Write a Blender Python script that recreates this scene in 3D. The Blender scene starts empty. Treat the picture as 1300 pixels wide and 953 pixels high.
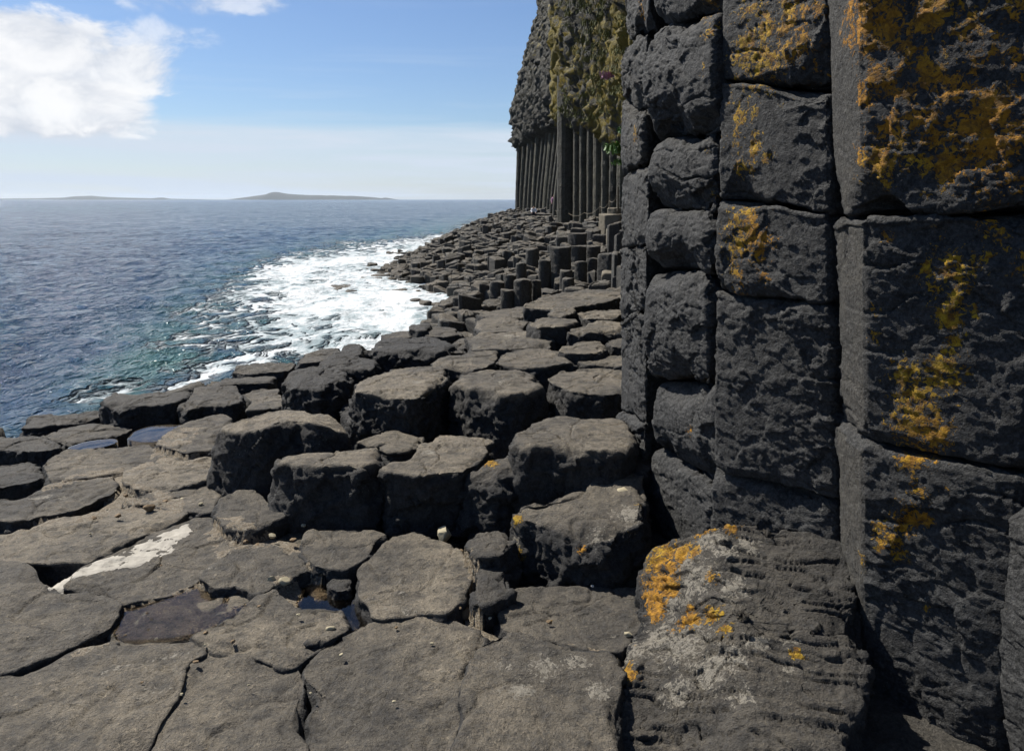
import bpy, math, random
import numpy as np
from mathutils import Vector
random.seed(7)
RNG = np.random.default_rng(11)
F32 = np.float32
scene = bpy.context.scene
COL = scene.collection
R = math.radians

# ------------------------------------------------------------------ camera maths
PITCH = R(10.15); CP, SP = math.cos(PITCH), math.sin(PITCH)
EYE = 1.6; SEA = -2.6
def ray(px, py):
    u = (px-650)/1000; v = (py-432)/1000
    return np.array([u, CP-v*SP, -SP-v*CP])
def PZ(px, py, z):                       # a point of the photograph put on the level z
    d = ray(px, py); t = (z-EYE)/d[2]
    return np.array([d[0]*t, d[1]*t, z])
def PY(px, py, Y):                       # ... or at the distance Y
    d = ray(px, py); t = Y/d[1]
    return np.array([d[0]*t, Y, EYE+d[2]*t])
def PIX(p):
    p = np.atleast_2d(p); z = p[:, 2]-EYE
    dep = p[:, 1]*CP - z*SP; up = p[:, 1]*SP + z*CP
    return 650+1000*p[:, 0]/dep, 432-1000*up/dep

# ------------------------------------------------------------------ noise
def _h(ix, iy, iz, seed):
    h = (ix.astype(np.uint32)*np.uint32(374761393) + iy.astype(np.uint32)*np.uint32(668265263)
         + iz.astype(np.uint32)*np.uint32(2147483647) + np.uint32((seed*1274126177) & 0xffffffff))
    h = (h ^ (h >> np.uint32(13)))*np.uint32(1274126177)
    h = (h ^ (h >> np.uint32(16)))*np.uint32(2246822519)
    return h ^ (h >> np.uint32(15))
def noise(p, seed=0):                    # perlin, about -1..1
    p = p.astype(np.float64); i = np.floor(p).astype(np.int64); f = (p-i)
    w = f*f*f*(f*(f*6-15)+10); out = np.zeros(len(p))
    for dx in (0, 1):
        for dy in (0, 1):
            for dz in (0, 1):
                h = _h(i[:, 0]+dx, i[:, 1]+dy, i[:, 2]+dz, seed)
                gx = (h & 1023).astype(F32)/511.5-1; gy = ((h >> np.uint32(10)) & 1023).astype(F32)/511.5-1
                gz = ((h >> np.uint32(20)) & 1023).astype(F32)/511.5-1
                d = gx*(f[:, 0]-dx)+gy*(f[:, 1]-dy)+gz*(f[:, 2]-dz)
                out += d*(w[:, 0] if dx else 1-w[:, 0])*(w[:, 1] if dy else 1-w[:, 1])*(w[:, 2] if dz else 1-w[:, 2])
    return out*1.25
def fbm(p, sc, oct=4, seed=0, gain=.5, ridged=False):
    a = 1.0; s = np.zeros(len(p)); q = p*sc; tot = 0
    for k in range(oct):
        n = noise(q, seed+k*17)
        if ridged: n = 1-2*np.abs(n)
        s += a*n; tot += a; a *= gain; q = q*2.03+3.1
    return s/tot
def worley(p, sc, seed=0, tilt=.6):      # chipped facets: every cell is a tilted flat
    q = p*sc; i = np.floor(q).astype(np.int64)
    b1 = np.full(len(p), 9.); b2 = np.full(len(p), 9.); val = np.zeros(len(p)); rnd = np.zeros(len(p))
    for dx in (-1, 0, 1):
        for dy in (-1, 0, 1):
            for dz in (-1, 0, 1):
                h = _h(i[:, 0]+dx, i[:, 1]+dy, i[:, 2]+dz, seed)
                h2 = _h(i[:, 0]+dx, i[:, 1]+dy, i[:, 2]+dz, seed+77)
                ax = (h & 1023)/1023.; ay = ((h >> np.uint32(10)) & 1023)/1023.; az = ((h >> np.uint32(20)) & 1023)/1023.
                vx = q[:, 0]-(i[:, 0]+dx+ax); vy = q[:, 1]-(i[:, 1]+dy+ay); vz = q[:, 2]-(i[:, 2]+dz+az)
                d = vx*vx+vy*vy+vz*vz
                tx = (h2 & 1023)/511.5-1; ty = ((h2 >> np.uint32(10)) & 1023)/511.5-1; tz = ((h2 >> np.uint32(20)) & 1023)/511.5-1
                m = d < b1
                b2 = np.where(m, b1, np.minimum(b2, d))
                val = np.where(m, tilt*(vx*tx+vy*ty+vz*tz)+.5*tz, val); rnd = np.where(m, ax, rnd)
                b1 = np.where(m, d, b1)
    return val, np.sqrt(b2)-np.sqrt(b1), rnd
def sstep(a, b, x):
    t = np.clip((x-a)/(b-a), 0, 1); return t*t*(3-2*t)

# ------------------------------------------------------------------ mesh helpers
def make_mesh(name, v, quads=None, tris=None, col=None, smooth=True, extra=None):
    me = bpy.data.meshes.new(name); v = np.asarray(v, F32)
    q = np.zeros((0, 4), np.int32) if quads is None else np.asarray(quads, np.int32).reshape(-1, 4)
    t = np.zeros((0, 3), np.int32) if tris is None else np.asarray(tris, np.int32).reshape(-1, 3)
    me.vertices.add(len(v)); me.vertices.foreach_set('co', v.ravel())
    loops = np.concatenate([q.ravel(), t.ravel()]).astype(np.int32)
    me.loops.add(len(loops)); me.loops.foreach_set('vertex_index', loops)
    n = len(q)+len(t); me.polygons.add(n)
    st = np.concatenate([np.arange(len(q))*4, len(q)*4+np.arange(len(t))*3]).astype(np.int32)
    me.polygons.foreach_set('loop_start', st)
    me.polygons.foreach_set('use_smooth', np.full(n, smooth))
    me.update(calc_edges=True)
    if col is not None:
        a = me.color_attributes.new('wear_and_light', 'FLOAT_COLOR', 'POINT')
        c = np.ones((len(v), 4), F32); c[:, :col.shape[1]] = col
        a.data.foreach_set('color', c.ravel())
    for k, arr in (extra or {}).items():
        a = me.attributes.new(k, 'FLOAT', 'POINT'); a.data.foreach_set('value', np.asarray(arr, F32))
    return me
def normals(v, quads, tris=None):
    n = np.zeros_like(v)
    q = np.asarray(quads)
    if len(q):
        c = np.cross(v[q[:, 2]]-v[q[:, 0]], v[q[:, 3]]-v[q[:, 1]])
        for k in range(4):
            for a in range(3): n[:, a] += np.bincount(q[:, k], c[:, a], len(v))
    if tris is not None and len(tris):
        t = np.asarray(tris); c = np.cross(v[t[:, 1]]-v[t[:, 0]], v[t[:, 2]]-v[t[:, 0]])
        for k in range(3):
            for a in range(3): n[:, a] += np.bincount(t[:, k], c[:, a], len(v))
    return n/np.maximum(np.linalg.norm(n, axis=1), 1e-12)[:, None]
def link(name, me, mat, parent=None, loc=None):
    o = bpy.data.objects.new(name, me); COL.objects.link(o)
    if mat: me.materials.append(mat)
    if loc is not None: o.location = loc
    if parent: o.parent = parent
    return o
def tag(o, label=None, cat=None, group=None, kind=None):
    if label and not kind: kind = 'thing'
    for k, x in (('label', label), ('category', cat), ('group', group), ('kind', kind)):
        if x: o[k] = x
    return o
def empty(name, loc):
    o = bpy.data.objects.new(name, None); COL.objects.link(o); o.location = loc; o.empty_display_size = .1
    return o
def place(name, v, mat, quads=None, tris=None, col=None, smooth=True, parent=None, extra=None):
    """link a mesh given in world coordinates with its origin at its base"""
    v = np.asarray(v, float)
    if parent is None:
        o0 = np.array([v[:, 0].mean(), v[:, 1].mean(), v[:, 2].min()])
        return link(name, make_mesh(name, v-o0, quads, tris, col, smooth, extra), mat, None, o0)
    o0 = np.array(parent.location)
    return link(name, make_mesh(name, v-o0, quads, tris, col, smooth, extra), mat, parent)

# ------------------------------------------------------------------ node helpers
class NT:
    def __init__(s, tree): s.t = tree; tree.nodes.clear()
    def n(s, typ, **kw):
        nd = s.t.nodes.new(typ)
        for k, v in kw.items():
            if k.startswith('i_'):
                key = k[2:].replace('_', ' ')
                s.put(nd.inputs[key], v)
            else: setattr(nd, k, v)
        return nd
    def put(s, sock, v):
        if isinstance(v, bpy.types.NodeSocket): s.t.links.new(v, sock)
        elif isinstance(v, bpy.types.Node): s.t.links.new(v.outputs[0], sock)
        else: sock.default_value = v
    def math(s, op, a, b=None, c=None, clamp=False):
        nd = s.t.nodes.new('ShaderNodeMath'); nd.operation = op; nd.use_clamp = clamp
        for i, x in enumerate((a, b, c)):
            if x is not None: s.put(nd.inputs[i], x)
        return nd.outputs[0]
    def noise(s, vec, sc, det=4, rough=.55, dist=0):
        nd = s.n('ShaderNodeTexNoise'); s.put(nd.inputs['Vector'], vec); nd.inputs['Scale'].default_value = sc
        nd.inputs['Detail'].default_value = det; nd.inputs['Roughness'].default_value = rough
        nd.inputs['Distortion'].default_value = dist
        return nd.outputs['Fac']
    def rng(s, x, a, b, c=0., d=1., smooth=True):
        nd = s.n('ShaderNodeMapRange'); nd.interpolation_type = 'SMOOTHSTEP' if smooth else 'LINEAR'
        s.put(nd.inputs['Value'], x)
        for k, v in zip(('From Min', 'From Max', 'To Min', 'To Max'), (a, b, c, d)): s.put(nd.inputs[k], v)
        return nd.outputs[0]
    def mix(s, f, a, b, typ='MIX'):
        nd = s.n('ShaderNodeMix'); nd.data_type = 'RGBA'; nd.blend_type = typ
        s.put(nd.inputs[0], f)
        for i, x in ((6, a), (7, b)):
            if isinstance(x, tuple) and len(x) == 3: x = x+(1.,)
            s.put(nd.inputs[i], x)
        return nd.outputs[2]
def material(name):
    m = bpy.data.materials.new(name); m.use_nodes = True
    t = NT(m.node_tree); out = t.n('ShaderNodeOutputMaterial'); b = t.n('ShaderNodeBsdfPrincipled')
    t.t.links.new(b.outputs[0], out.inputs[0]); return m, t, b

def basalt(name, dark=(.010, .0096, .0092), light=(.027, .026, .0245), tan=(.285, .236, .165), bump=1., fine=1., pale=(.25, .225, .18),
           orange=(.42, .20, .012), rough=.78, olive=None):
    m, t, b = material(name)
    g = t.n('ShaderNodeNewGeometry').outputs['Position']
    at = t.n('ShaderNodeVertexColor', layer_name='wear_and_light'); sep = t.n('ShaderNodeSeparateColor'); t.put(sep.inputs[0], at.outputs[0])
    n1 = t.noise(g, 3.1*fine, 5, .6); n2 = t.noise(g, 14*fine, 6, .65); n3 = t.noise(g, 70*fine, 5, .7); n4 = t.noise(g, 33*fine, 6, .75, .6); n5 = t.noise(g, 55*fine, 4, .7, .8)
    c = t.mix(t.rng(n2, .33, .68), dark, light)
    c = t.mix(t.math('MULTIPLY', t.rng(n1, .4, .62), .45), c, tuple(x*.62 for x in light))
    n6 = t.noise(g, 1.4*fine, 4, .55)
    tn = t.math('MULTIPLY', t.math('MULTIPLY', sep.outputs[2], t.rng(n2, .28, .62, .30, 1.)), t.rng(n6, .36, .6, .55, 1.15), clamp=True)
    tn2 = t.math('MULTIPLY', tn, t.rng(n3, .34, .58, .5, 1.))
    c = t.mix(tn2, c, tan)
    n7 = t.noise(g, 150*fine, 3, .7)
    c = t.mix(t.math('MULTIPLY', t.rng(n3, .42, .62), .6), c, tuple(x*1.9 for x in light))
    c = t.mix(t.math('MULTIPLY', t.rng(n7, .54, .66), .5), c, tuple(x*.5 for x in dark))
    c = t.mix(t.math('MULTIPLY', t.rng(n7, .42, .34), .35), c, tuple(x*2.6 for x in light))
    c = t.mix(t.math('MULTIPLY', t.rng(n4, .54, .66), .6), c, tuple(x*.6 for x in dark))
    c = t.mix(t.math('MULTIPLY', t.rng(n5, .58, .68), t.math('MULTIPLY', tn, .55)), c, tuple(min(1, x*1.55) for x in tan))
    # small pale barnacle and salt specks
    vo = t.n('ShaderNodeTexVoronoi'); t.put(vo.inputs['Vector'], g); vo.inputs['Scale'].default_value = 42*fine
    sp = t.math('MULTIPLY', t.rng(vo.outputs['Distance'], .10, .17, 1., 0.), t.rng(t.noise(g, 5*fine, 3), .56, .66))
    c = t.mix(t.math('MULTIPLY', sp, .7), c, (.18, .17, .14))
    # pale crust
    pk = t.math('MULTIPLY', t.math('SUBTRACT', t.math('ADD', t.math('MULTIPLY', n5, .6), t.math('MULTIPLY', n4, .4)), .5), 2.4)
    pm = t.math('MULTIPLY', t.rng(t.math('ADD', pk, t.math('MULTIPLY', sep.outputs[1], .44)), .27, .36), t.rng(sep.outputs[1], .03, .2))
    c = t.mix(pm, c, t.mix(n3, tuple(x*.6 for x in pale), pale))
    # orange lichen
    lb = t.math('MULTIPLY', t.math('SUBTRACT', t.math('ADD', t.math('MULTIPLY', n2, .45), t.math('MULTIPLY', n5, .55)), .5), 2.5)
    om = t.math('MULTIPLY', t.rng(t.math('ADD', lb, t.math('MULTIPLY', sep.outputs[0], .52)), .25, .32), t.rng(sep.outputs[0], .03, .2))
    om2 = t.math('MULTIPLY', om, t.rng(n3, .28, .5, .5, 1.))
    oc = t.mix(t.rng(n4, .38, .6), (orange[0]*.42, orange[1]*.40, orange[2]*.6), t.mix(t.rng(n6, .4, .6), orange, (orange[0]*1.02, orange[1]*1.35, orange[2]*1.3)))
    c = t.mix(om2, c, oc)
    if olive:
        gm = t.rng(t.math('ADD', n2, t.math('MULTIPLY', at.outputs['Alpha'], .42)), .66, .8)
        c = t.mix(gm, c, t.mix(n3, tuple(x*.5 for x in olive), olive))
    b.inputs['Base Color'].default_value = (0, 0, 0, 1); t.put(b.inputs['Base Color'], c)
    b.inputs['Roughness'].default_value = rough
    b.inputs['Specular IOR Level'].default_value = .35
    h = t.math('ADD', t.math('MULTIPLY', n2, .5), t.math('MULTIPLY', n3, .22))
    h = t.math('ADD', h, t.math('MULTIPLY', n4, .35)); h = t.math('ADD', h, t.math('MULTIPLY', om, .08))
    h = t.math('ADD', h, t.math('MULTIPLY', n7, .14))
    bp = t.n('ShaderNodeBump'); t.put(bp.inputs['Height'], h); bp.inputs['Strength'].default_value = bump
    bp.inputs['Distance'].default_value = .046/fine
    t.put(b.inputs['Normal'], bp.outputs[0])
    return m
M_STUMP = basalt('weathered_basalt')  # side tone lowered to blacken shaded fronts, tan of tops raised against it
M_WALL = basalt('wall_basalt', dark=(.011, .011, .0108), light=(.040, .0395, .038), tan=(.060, .053, .041), bump=.9, orange=(.42, .19, .008))
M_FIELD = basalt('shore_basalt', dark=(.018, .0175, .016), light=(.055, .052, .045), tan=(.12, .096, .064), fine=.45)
M_CLIFF = basalt('cliff_basalt', dark=(.010, .010, .0085), light=(.036, .035, .029), tan=(.15, .135, .088), fine=.16, olive=(.17, .13, .018))
M_BED = basalt('bed_rock', dark=(.016, .015, .013), light=(.045, .041, .035), tan=(.12, .098, .062), pale=(.30, .25, .17))
def simple(name, rgb, rough=.8, noise_sc=20., var=.35, bump=.3, spec=.3):
    m, t, b = material(name); g = t.n('ShaderNodeNewGeometry').outputs['Position']
    n = t.noise(g, noise_sc, 5, .65); t.put(b.inputs['Base Color'], t.mix(n, tuple(x*(1-var) for x in rgb), tuple(min(1, x*(1+var)) for x in rgb)))
    b.inputs['Roughness'].default_value = rough; b.inputs['Specular IOR Level'].default_value = spec
    if bump:
        bp = t.n('ShaderNodeBump'); t.put(bp.inputs['Height'], n); bp.inputs['Strength'].default_value = bump; bp.inputs['Distance'].default_value = .3/noise_sc
        t.put(b.inputs['Normal'], bp.outputs[0])
    return m
M_CRUST = simple('white_mortar', (.33, .305, .26), .9, 19, .42, 1.)
M_PALE = simple('pale_stone', (.30, .26, .17), .8, 60, .3, .4)
M_TANROCK = simple('tan_stone', (.16, .11, .06), .8, 40, .45, .5)
M_SHELL = simple('shell_white', (.6, .56, .48), .5, 90, .2, .2)
M_WOOD = simple('grey_wood', (.12, .10, .07), .85, 15, .35, .4)
M_CONC = simple('step_concrete', (.125, .108, .078), .85, 6, .35, .4)
M_LEAF = simple('leaf_green', (.06, .13, .02), .6, 3, .4, 0)
M_TUFT = simple('tuft_green', (.085, .09, .024), .8, 3, .45, 0)
M_PINK = simple('thrift_pink', (.26, .13, .19), .7, 6, .3, 0)

# ------------------------------------------------------------------ rock builder
def resample(P, sp, cut=.035, sp_hidden=None, hidden=None):
    P = np.asarray(P, float)
    for it in range(2):                       # take a little off the corners, twice (cut is in metres)
        Q = []
        for i in range(len(P)):
            a, b = P[i], P[(i+1) % len(P)]; l_ = max(1e-6, np.linalg.norm((b-a)[:2])); c = min(cut/l_, .28) if it == 0 else .25
            Q += [a+(b-a)*c, b-(b-a)*c]
        P = np.array(Q)
    L = np.linalg.norm(np.roll(P, -1, 0)[:, :2]-P[:, :2], axis=1); tot = L.sum()
    n = max(14, int(tot/sp)); s = np.linspace(0, tot, n, endpoint=False)
    if hidden is not None:                    # fewer points where nothing is seen
        m = hidden(P); w = np.where(m, sp_hidden, sp); k = np.maximum(1, np.ceil(L/w)).astype(int)
        s = np.concatenate([np.cumsum(np.r_[0, L])[i]+L[i]*np.arange(k[i])/k[i] for i in range(len(P))])
    cs = np.r_[0, np.cumsum(L)]; PP = np.vstack([P, P[:1]])
    return np.stack([np.interp(s, cs, PP[:, a]) for a in range(P.shape[1])], 1)
def ccw(P):
    P = np.asarray(P, float); a = np.sum(P[:, 0]*np.roll(P[:, 1], -1)-np.roll(P[:, 0], -1)*P[:, 1])
    return P if a > 0 else P[::-1]
def grid_quads(nr, n, o=0):
    i = np.arange(nr-1)[:, None]*n; j = np.arange(n)[None]; jn = (j+1) % n
    return np.stack([i+j, i+n+j, i+n+jn, i+jn], -1).reshape(-1, 4)+o
def stump(O, zbot, sp=.012, rb=.03, flare=.02, rough=1., chips=10, seed=0, layers=1., dome=.006, grow=0., zfun=None):
    """O: (n,3) outline of the top; gives verts, quads, tris, topness"""
    O = resample(ccw(O), sp, .012 if grow else min(.030, 4*sp)); n = len(O)
    c = O.mean(0); c[:2] = (O[:, :2].min(0)+O[:, :2].max(0))/2
    # slow wobble of the outline
    T = np.roll(O, -1, 0)-np.roll(O, 1, 0); N = np.stack([T[:, 1], -T[:, 0]], 1); N /= np.maximum(np.linalg.norm(N, axis=1), 1e-9)[:, None]
    # averaged normals
    for _ in range(3): N = (N+np.roll(N, 1, 0)+np.roll(N, -1, 0)); N /= np.linalg.norm(N, axis=1)[:, None]
    wob = noise(np.c_[O[:, :2]*5, np.full(n, seed*1.7)], seed)*.018*rough+noise(np.c_[O[:, :2]*14, np.full(n, seed*.7)], seed+3)*.008*rough
    O = O.copy(); O[:, :2] += N*(wob+grow)[:, None]
    Am = np.c_[O[:, :2], np.ones(n)]; pl = np.linalg.lstsq(Am, O[:, 2], rcond=None)[0]; pz = lambda p: p[:, 0]*pl[0]+p[:, 1]*pl[1]+pl[2]
    c[2] = pz(c[None])[0]; dz_ = O[:, 2]-Am@pl
    rad = np.linalg.norm(O[:, :2]-c[:2], axis=1).mean(); rb = min(rb, rad*.35)
    rings = []; top = []
    Dr = O[:, :2]-c[:2]; Dl = np.linalg.norm(Dr, axis=1)[:, None]; Dr = Dr/Dl; Dr = Dr/np.maximum((Dr*N).sum(1), .75)[:, None]
    inner = O.copy(); inner[:, :2] -= Dr*rb
    k = max(3, int((rad-rb)/sp))
    for s in np.linspace(0, 1, k+1)[1:]:
        p = c+(inner-c)*s; p[:, 2] = (zfun(p[:, 0], p[:, 1]) if zfun else pz(p)+dz_*s**3)+dome*(1-s*s); rings.append(p); top.append(np.full(n, 1.))
    na = max(2, int(rb*1.5/sp))
    for a in np.linspace(0, math.pi/2, na+1)[1:]:
        p = O.copy(); p[:, :2] -= Dr*(rb*(1-math.sin(a))); p[:, 2] -= rb*(1-math.cos(a)); rings.append(p); top.append(np.full(n, 1-a/1.57*.9))
    H = (O[:, 2]-rb-zbot); kv = max(2, int(H.mean()/(sp*1.1)))
    for s in np.linspace(0, 1, kv+1)[1:]:
        p = O.copy(); p[:, 2] -= rb+H*s; p[:, :2] += N*(flare*s); rings.append(p); top.append(np.full(n, 0.))
    V = np.vstack([c[None]+np.array([[0, 0, dome]])]+rings); top = np.concatenate([[1.]]+top)
    q = grid_quads(len(rings), n, 1)
    j = np.arange(n); t = np.stack([np.zeros(n, int), 1+j, 1+(j+1) % n], 1)
    # chipped edges
    rg = np.random.default_rng(seed+5)
    for _ in range(chips):
        e = rg.integers(n); ang = rg.uniform(.25, 1.15); d = rg.uniform(.006, .03)*min(1, rad/.3)*rough
        a2 = math.atan2(N[e, 1], N[e, 0])+rg.normal()*.35
        nv = np.array([math.cos(a2)*math.cos(ang), math.sin(a2)*math.cos(ang), math.sin(ang)])
        off = O[e]@nv-d; s = V@nv-off
        near = np.exp(-(np.linalg.norm(V-O[e], axis=1)/(.2*rad+.08))**4)
        m = (s > 0); V[m] -= nv*(s[m]*near[m])[:, None]
    Nn = normals(V, q, t); sd = seed % 50
    f1, ed, _r = worley(V, 5.5, 3+sd); f2, ed2, _r = worley(V+.07*fbm(V, 6, 2)[:, None], 15, 9+sd, .7)
    side = 1-top
    f3, ed3, _r = worley(V, 34, 19+sd, .8)
    disp = rough*(side*(.026*f1+.015*f2+.005*f3-.008*np.exp(-(ed2/.12)**2)+.016*fbm(V*np.array([1, 1, 1.8]), 5, 3, 1)) + .0035*fbm(V, 22, 4, 4, .6)*(1+side))
    tz = fbm(V, 2.2, 3, 21)*5; fr = tz-np.floor(tz)
    ter = (np.floor(tz)+sstep(.42, .58, fr))*.007*layers
    cr = 0 if zfun else -.012*np.exp(-(fbm(V*np.array([1, 1, .3]), 1.7, 3, 31)/.013)**2)
    g1, ge, _r = worley(V*np.array([1, 1, .2])+.05*fbm(V, 5, 2)[:, None], 3.3, 41+sd, .9)
    disp += top*(ter*.8+(.004 if grow else .008)*fbm(V, 3, 3, 8)+cr*rough+.0035*f2+.008*g1-.007*np.exp(-(ge/.035)**2)*sstep(-.05, .25, fbm(V, 1.3, 2, 55+sd)))
    V = V+Nn*disp[:, None]
    return V, q, t, top
def blobs(V, L):
    w = np.zeros(len(V))
    for x, y, z, r in L: w = np.maximum(w, np.exp(-(((V-np.array([x, y, z]))**2).sum(1))/(r*r)))
    return w
ROCKS = []      # (centre x, y, bed) for the bed surface
_seed = [0]
def S(name, label, cat, z, bed, poly, flare=.03, tan=.85, orange=(), white=(), rb=.009, rough=1., sp=.011, chips=10, group=None, drop=.12, mat=None, layers=1.):
    _seed[0] += 1
    O = np.array([PZ(p[0], p[1], p[2] if len(p) > 2 else z) for p in poly])
    if name == 'basalt_slab' and z < .065: O[:, 2] += RNG.normal()*.008+RNG.normal()*.02*(O[:, 0]-O[:, 0].mean())+RNG.normal()*.02*(O[:, 1]-O[:, 1].mean())
    flat = name == 'basalt_slab' and z < .065 and bed > -.125
    V, q, t, top = stump(O, bed-drop, sp if O[:, 1].mean() < 6.5 else sp*1.5, min(rb, .007) if flat else rb, flare, rough*(.7 if flat else 1), 5 if flat else chips, _seed[0], layers, .001 if flat else .004, .014 if flat else 0.)
    col = np.zeros((len(V), 4), F32); col[:, 3] = 0
    def bl(L, zz):
        return blobs(V, [tuple(PZ(px, py, zz if len(r) < 2 else r[1]))+(r[0]/1000*np.linalg.norm(PZ(px, py, zz)),) for px, py, *r in L]) if L else 0
    col[:, 0] = bl(orange, z); col[:, 1] = bl(white, z)
    if flat or z < .5:                                    # faint cream stains, each with a shape of its own
        st_ = fbm(V*np.array([1, 1, .5]), 2.3, 3, 200+_seed[0]); col[:, 1] = np.maximum(col[:, 1], .42*top*sstep(.18, .42, st_)*(1 if flat else .8))
    dust = sstep(-.25, .35, fbm(V, 1.6, 3, 61))
    col[:, 2] = (max(tan, .6) if flat else tan)*(top*(.7+.5*dust)+.04)  # weathered tan tops; sides left near black, painting in part of their shade
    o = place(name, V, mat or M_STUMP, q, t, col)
    tag(o, label, cat, group)
    ROCKS.append((O[:, 0].mean(), O[:, 1].mean(), bed, O[:, :2].copy()))
    return o

ST, SL = 'basalt_stump', 'basalt_slab'
GS, GP = 'hexagonal stumps of the rocky platform', 'flat slabs of the foreground pavement'
# ---- big stumps across the middle
S(ST, 'big domed stump with a black face and two pale vertical streaks down it', 'stump', .38, 0,
  [(274,541,.33),(300,530,.36),(350,517,.36),(380,516,.37),(432,529,.36),(448,552,.28),(404,536,.38),(352,532,.39),(328,545,.36),(290,548,.33)], flare=.12, tan=.8, rb=.03, white=[(310,540,10),(362,533,5,.34),(364,545,5,.28),(367,556,5,.22),(369,567,5,.18),(375,530,6,.34),(378,542,6,.28),(380,554,5,.22),(382,566,5,.17)])
S(ST, 'squat flat-topped stump with orange lichen specks, in front of the big domed black stump', 'stump', .28, -.02,
  [(353,578),(411,571),(487,569),(484,584),(456,597),(443,592),(395,594),(383,592),(351,588)], flare=.10, tan=.85, orange=[(362,598,10,.2),(377,607,8,.14),(363,607,7,.14)], rb=.018)
S(ST, 'wide flat-topped stump in the centre with a knobbly scalloped front edge', 'stump', .27, -.08,
  [(486,586),(518,577),(536,558),(564,550),(629,556),(626,572),(590,596),(560,602),(528,605),(496,602),(482,597)], flare=.0, tan=.95, white=[(545,575,12)])
S(SL, 'thin dark slab lying between the central stump and the shadowed hollow behind it', 'slab', .22, 0,
  [(448,560),(470,550),(494,545),(526,547),(541,557),(521,575),(492,578),(480,568)], tan=.5)
S('boulder', 'rough grey boulder with lichen on its crest, right beside the wide central stump', 'boulder', .30, -.08,
  [(586,603,.24),(598,590,.27),(614,578),(650,577),(690,586),(698,597,.27),(640,596),(624,604,.28),(604,612,.22)], flare=.13, tan=.25, orange=[(622,584,11,.3),(600,596,8)], rough=1.6, rb=.05, chips=18)
S(ST, 'large smooth pale stump top sloping beside the foot of the near wall', 'stump', .43, .1,
  [(646,548),(674,533),(704,526),(751,524),(797,530),(808,560),(788,575),(745,574),(700,567),(655,567)], flare=.0, tan=.8, rb=.04)
S(SL, 'layered dark ledge jutting out under the large smooth pale stump', 'ledge', .31, .0,
  [(644,573),(668,564),(720,566),(772,576),(780,588),(742,598),(700,601),(668,594),(650,586)], tan=.15, rough=1.3, flare=-.02)
S('rock_block', 'small dark block wedged between the pale stump and the foot of the near wall', 'block', .30, .05,
  [(788,577),(824,570),(832,590),(819,598),(792,596)], tan=.1, rough=1.3)
S(ST, 'broad broken stump with white crust along its front and a pale stone lying on it', 'stump', .24, -.03,
  [(650,647,.2),(672,634),(708,621,.26),(735,605,.28),(760,594,.29),(822,598,.29),(824,656,.26),(781,677,.22),(742,688,.2),(705,674,.19),(664,662,.19)],
  flare=.045, tan=.5, orange=[(655,655,13,.2),(800,680,6,.2),(740,695,9,.15),(655,700,12,.05),(808,645,7)], white=[(800,655,24),(755,672,26),(665,640,9),(650,690,16,.08),(735,720,12,.02)], rough=1.25, chips=16)
# ---- second row
S(ST, 'stump with a sloping grooved top and deep cavities in its dark front', 'stump', .42, .05,
  [(442,494),(450,485),(481,474),(514,467),(543,465),(568,467),(574,472),(565,481),(551,494),(529,506),(484,503),(459,498)], tan=.8, rough=1.3, flare=.02, white=[(530,487,9)])
S(ST, 'massive domed stump with a round worn top in the centre of the second row', 'stump', .42, .06,
  [(571,485),(580,475),(600,469),(659,466),(680,474),(695,491),(674,498),(645,501),(620,498),(592,492)], flare=.07, tan=.8, rb=.05, white=[(635,487,8),(655,478,6)])
S(ST, 'flat six-sided stump with deep shadowed front at the wall end of the second row', 'stump', .42, .1,
  [(692,482),(704,472),(731,468),(797,466),(797,498),(768,501),(724,498),(707,489)], flare=.03, tan=.75)
S('rock_block', 'rounded dark block half sunk in the shadow below the grooved stump', 'block', .2, .05,
  [(496,538),(503,526),(524,522),(533,530),(528,541),(508,544)], tan=.1, rough=1.2)
S('rock_block', 'low dark block under the front of the wide central stump, beside the wet gully', 'block', .04, -.1,
  [(486,648),(498,640),(512,641),(530,652),(515,660),(495,660)], tan=.1, rough=1.2)
# ---- rows behind
S(SL, 'six-sided slab with a wedge crack at its front, just behind the massive domed stump', 'slab', .42, .2,
  [(630,463),(640,447),(664,443),(717,446),(730,460),(694,468),(672,467)], tan=.7, white=[(671,452,4)])
S(SL, 'broad pale slab behind the gap between the grooved stump and the domed stump', 'slab', .42, .2,
  [(546,459),(560,452),(600,446),(636,446),(629,462),(605,468),(575,466),(550,465)], tan=.7)
S(ST, 'low oval stump with warm lit top, third from the wall foot in the receding row', 'stump', .46, .2,
  [(704,444),(734,433),(765,431),(772,438),(768,446),(741,449),(716,447)], tan=.8)
S(ST, 'raised flat stump with a black shadow band, nearest the wall on the far platform', 'stump', .52, .25,
  [(717,422),(738,413),(752,407),(792,408),(793,420),(751,422),(730,423)], tan=.8, flare=.02)
S('rock_block', 'small rough block tucked against the wall behind the flat six-sided stump', 'block', .46, .2,
  [(767,433),(779,427),(800,425),(802,440),(775,440)], tan=.3, rough=1.3)
S(SL, 'low wet slab with a yellowish puddle edge at the wall foot', 'slab', .40, .15,
  [(731,457),(752,450),(778,449),(798,452),(798,464),(768,463),(745,463)], tan=.6)
S(ST, 'lens-shaped tan stump standing out in the row behind the receding row', 'stump', .53, .25,
  [(669,411),(682,403),(731,404),(737,411),(721,415),(684,416)], tan=.85)
S(ST, 'small bright wedge of rock at the back of the platform', 'stump', .55, .3,
  [(692,399),(704,392),(730,390),(734,394),(716,402)], tan=.9)
S(ST, 'pale angular stump at the far wall foot behind the bright wedge', 'stump', .52, .25,
  [(731,398),(751,392),(792,393),(792,399),(771,404),(744,403)], tan=.8)
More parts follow.
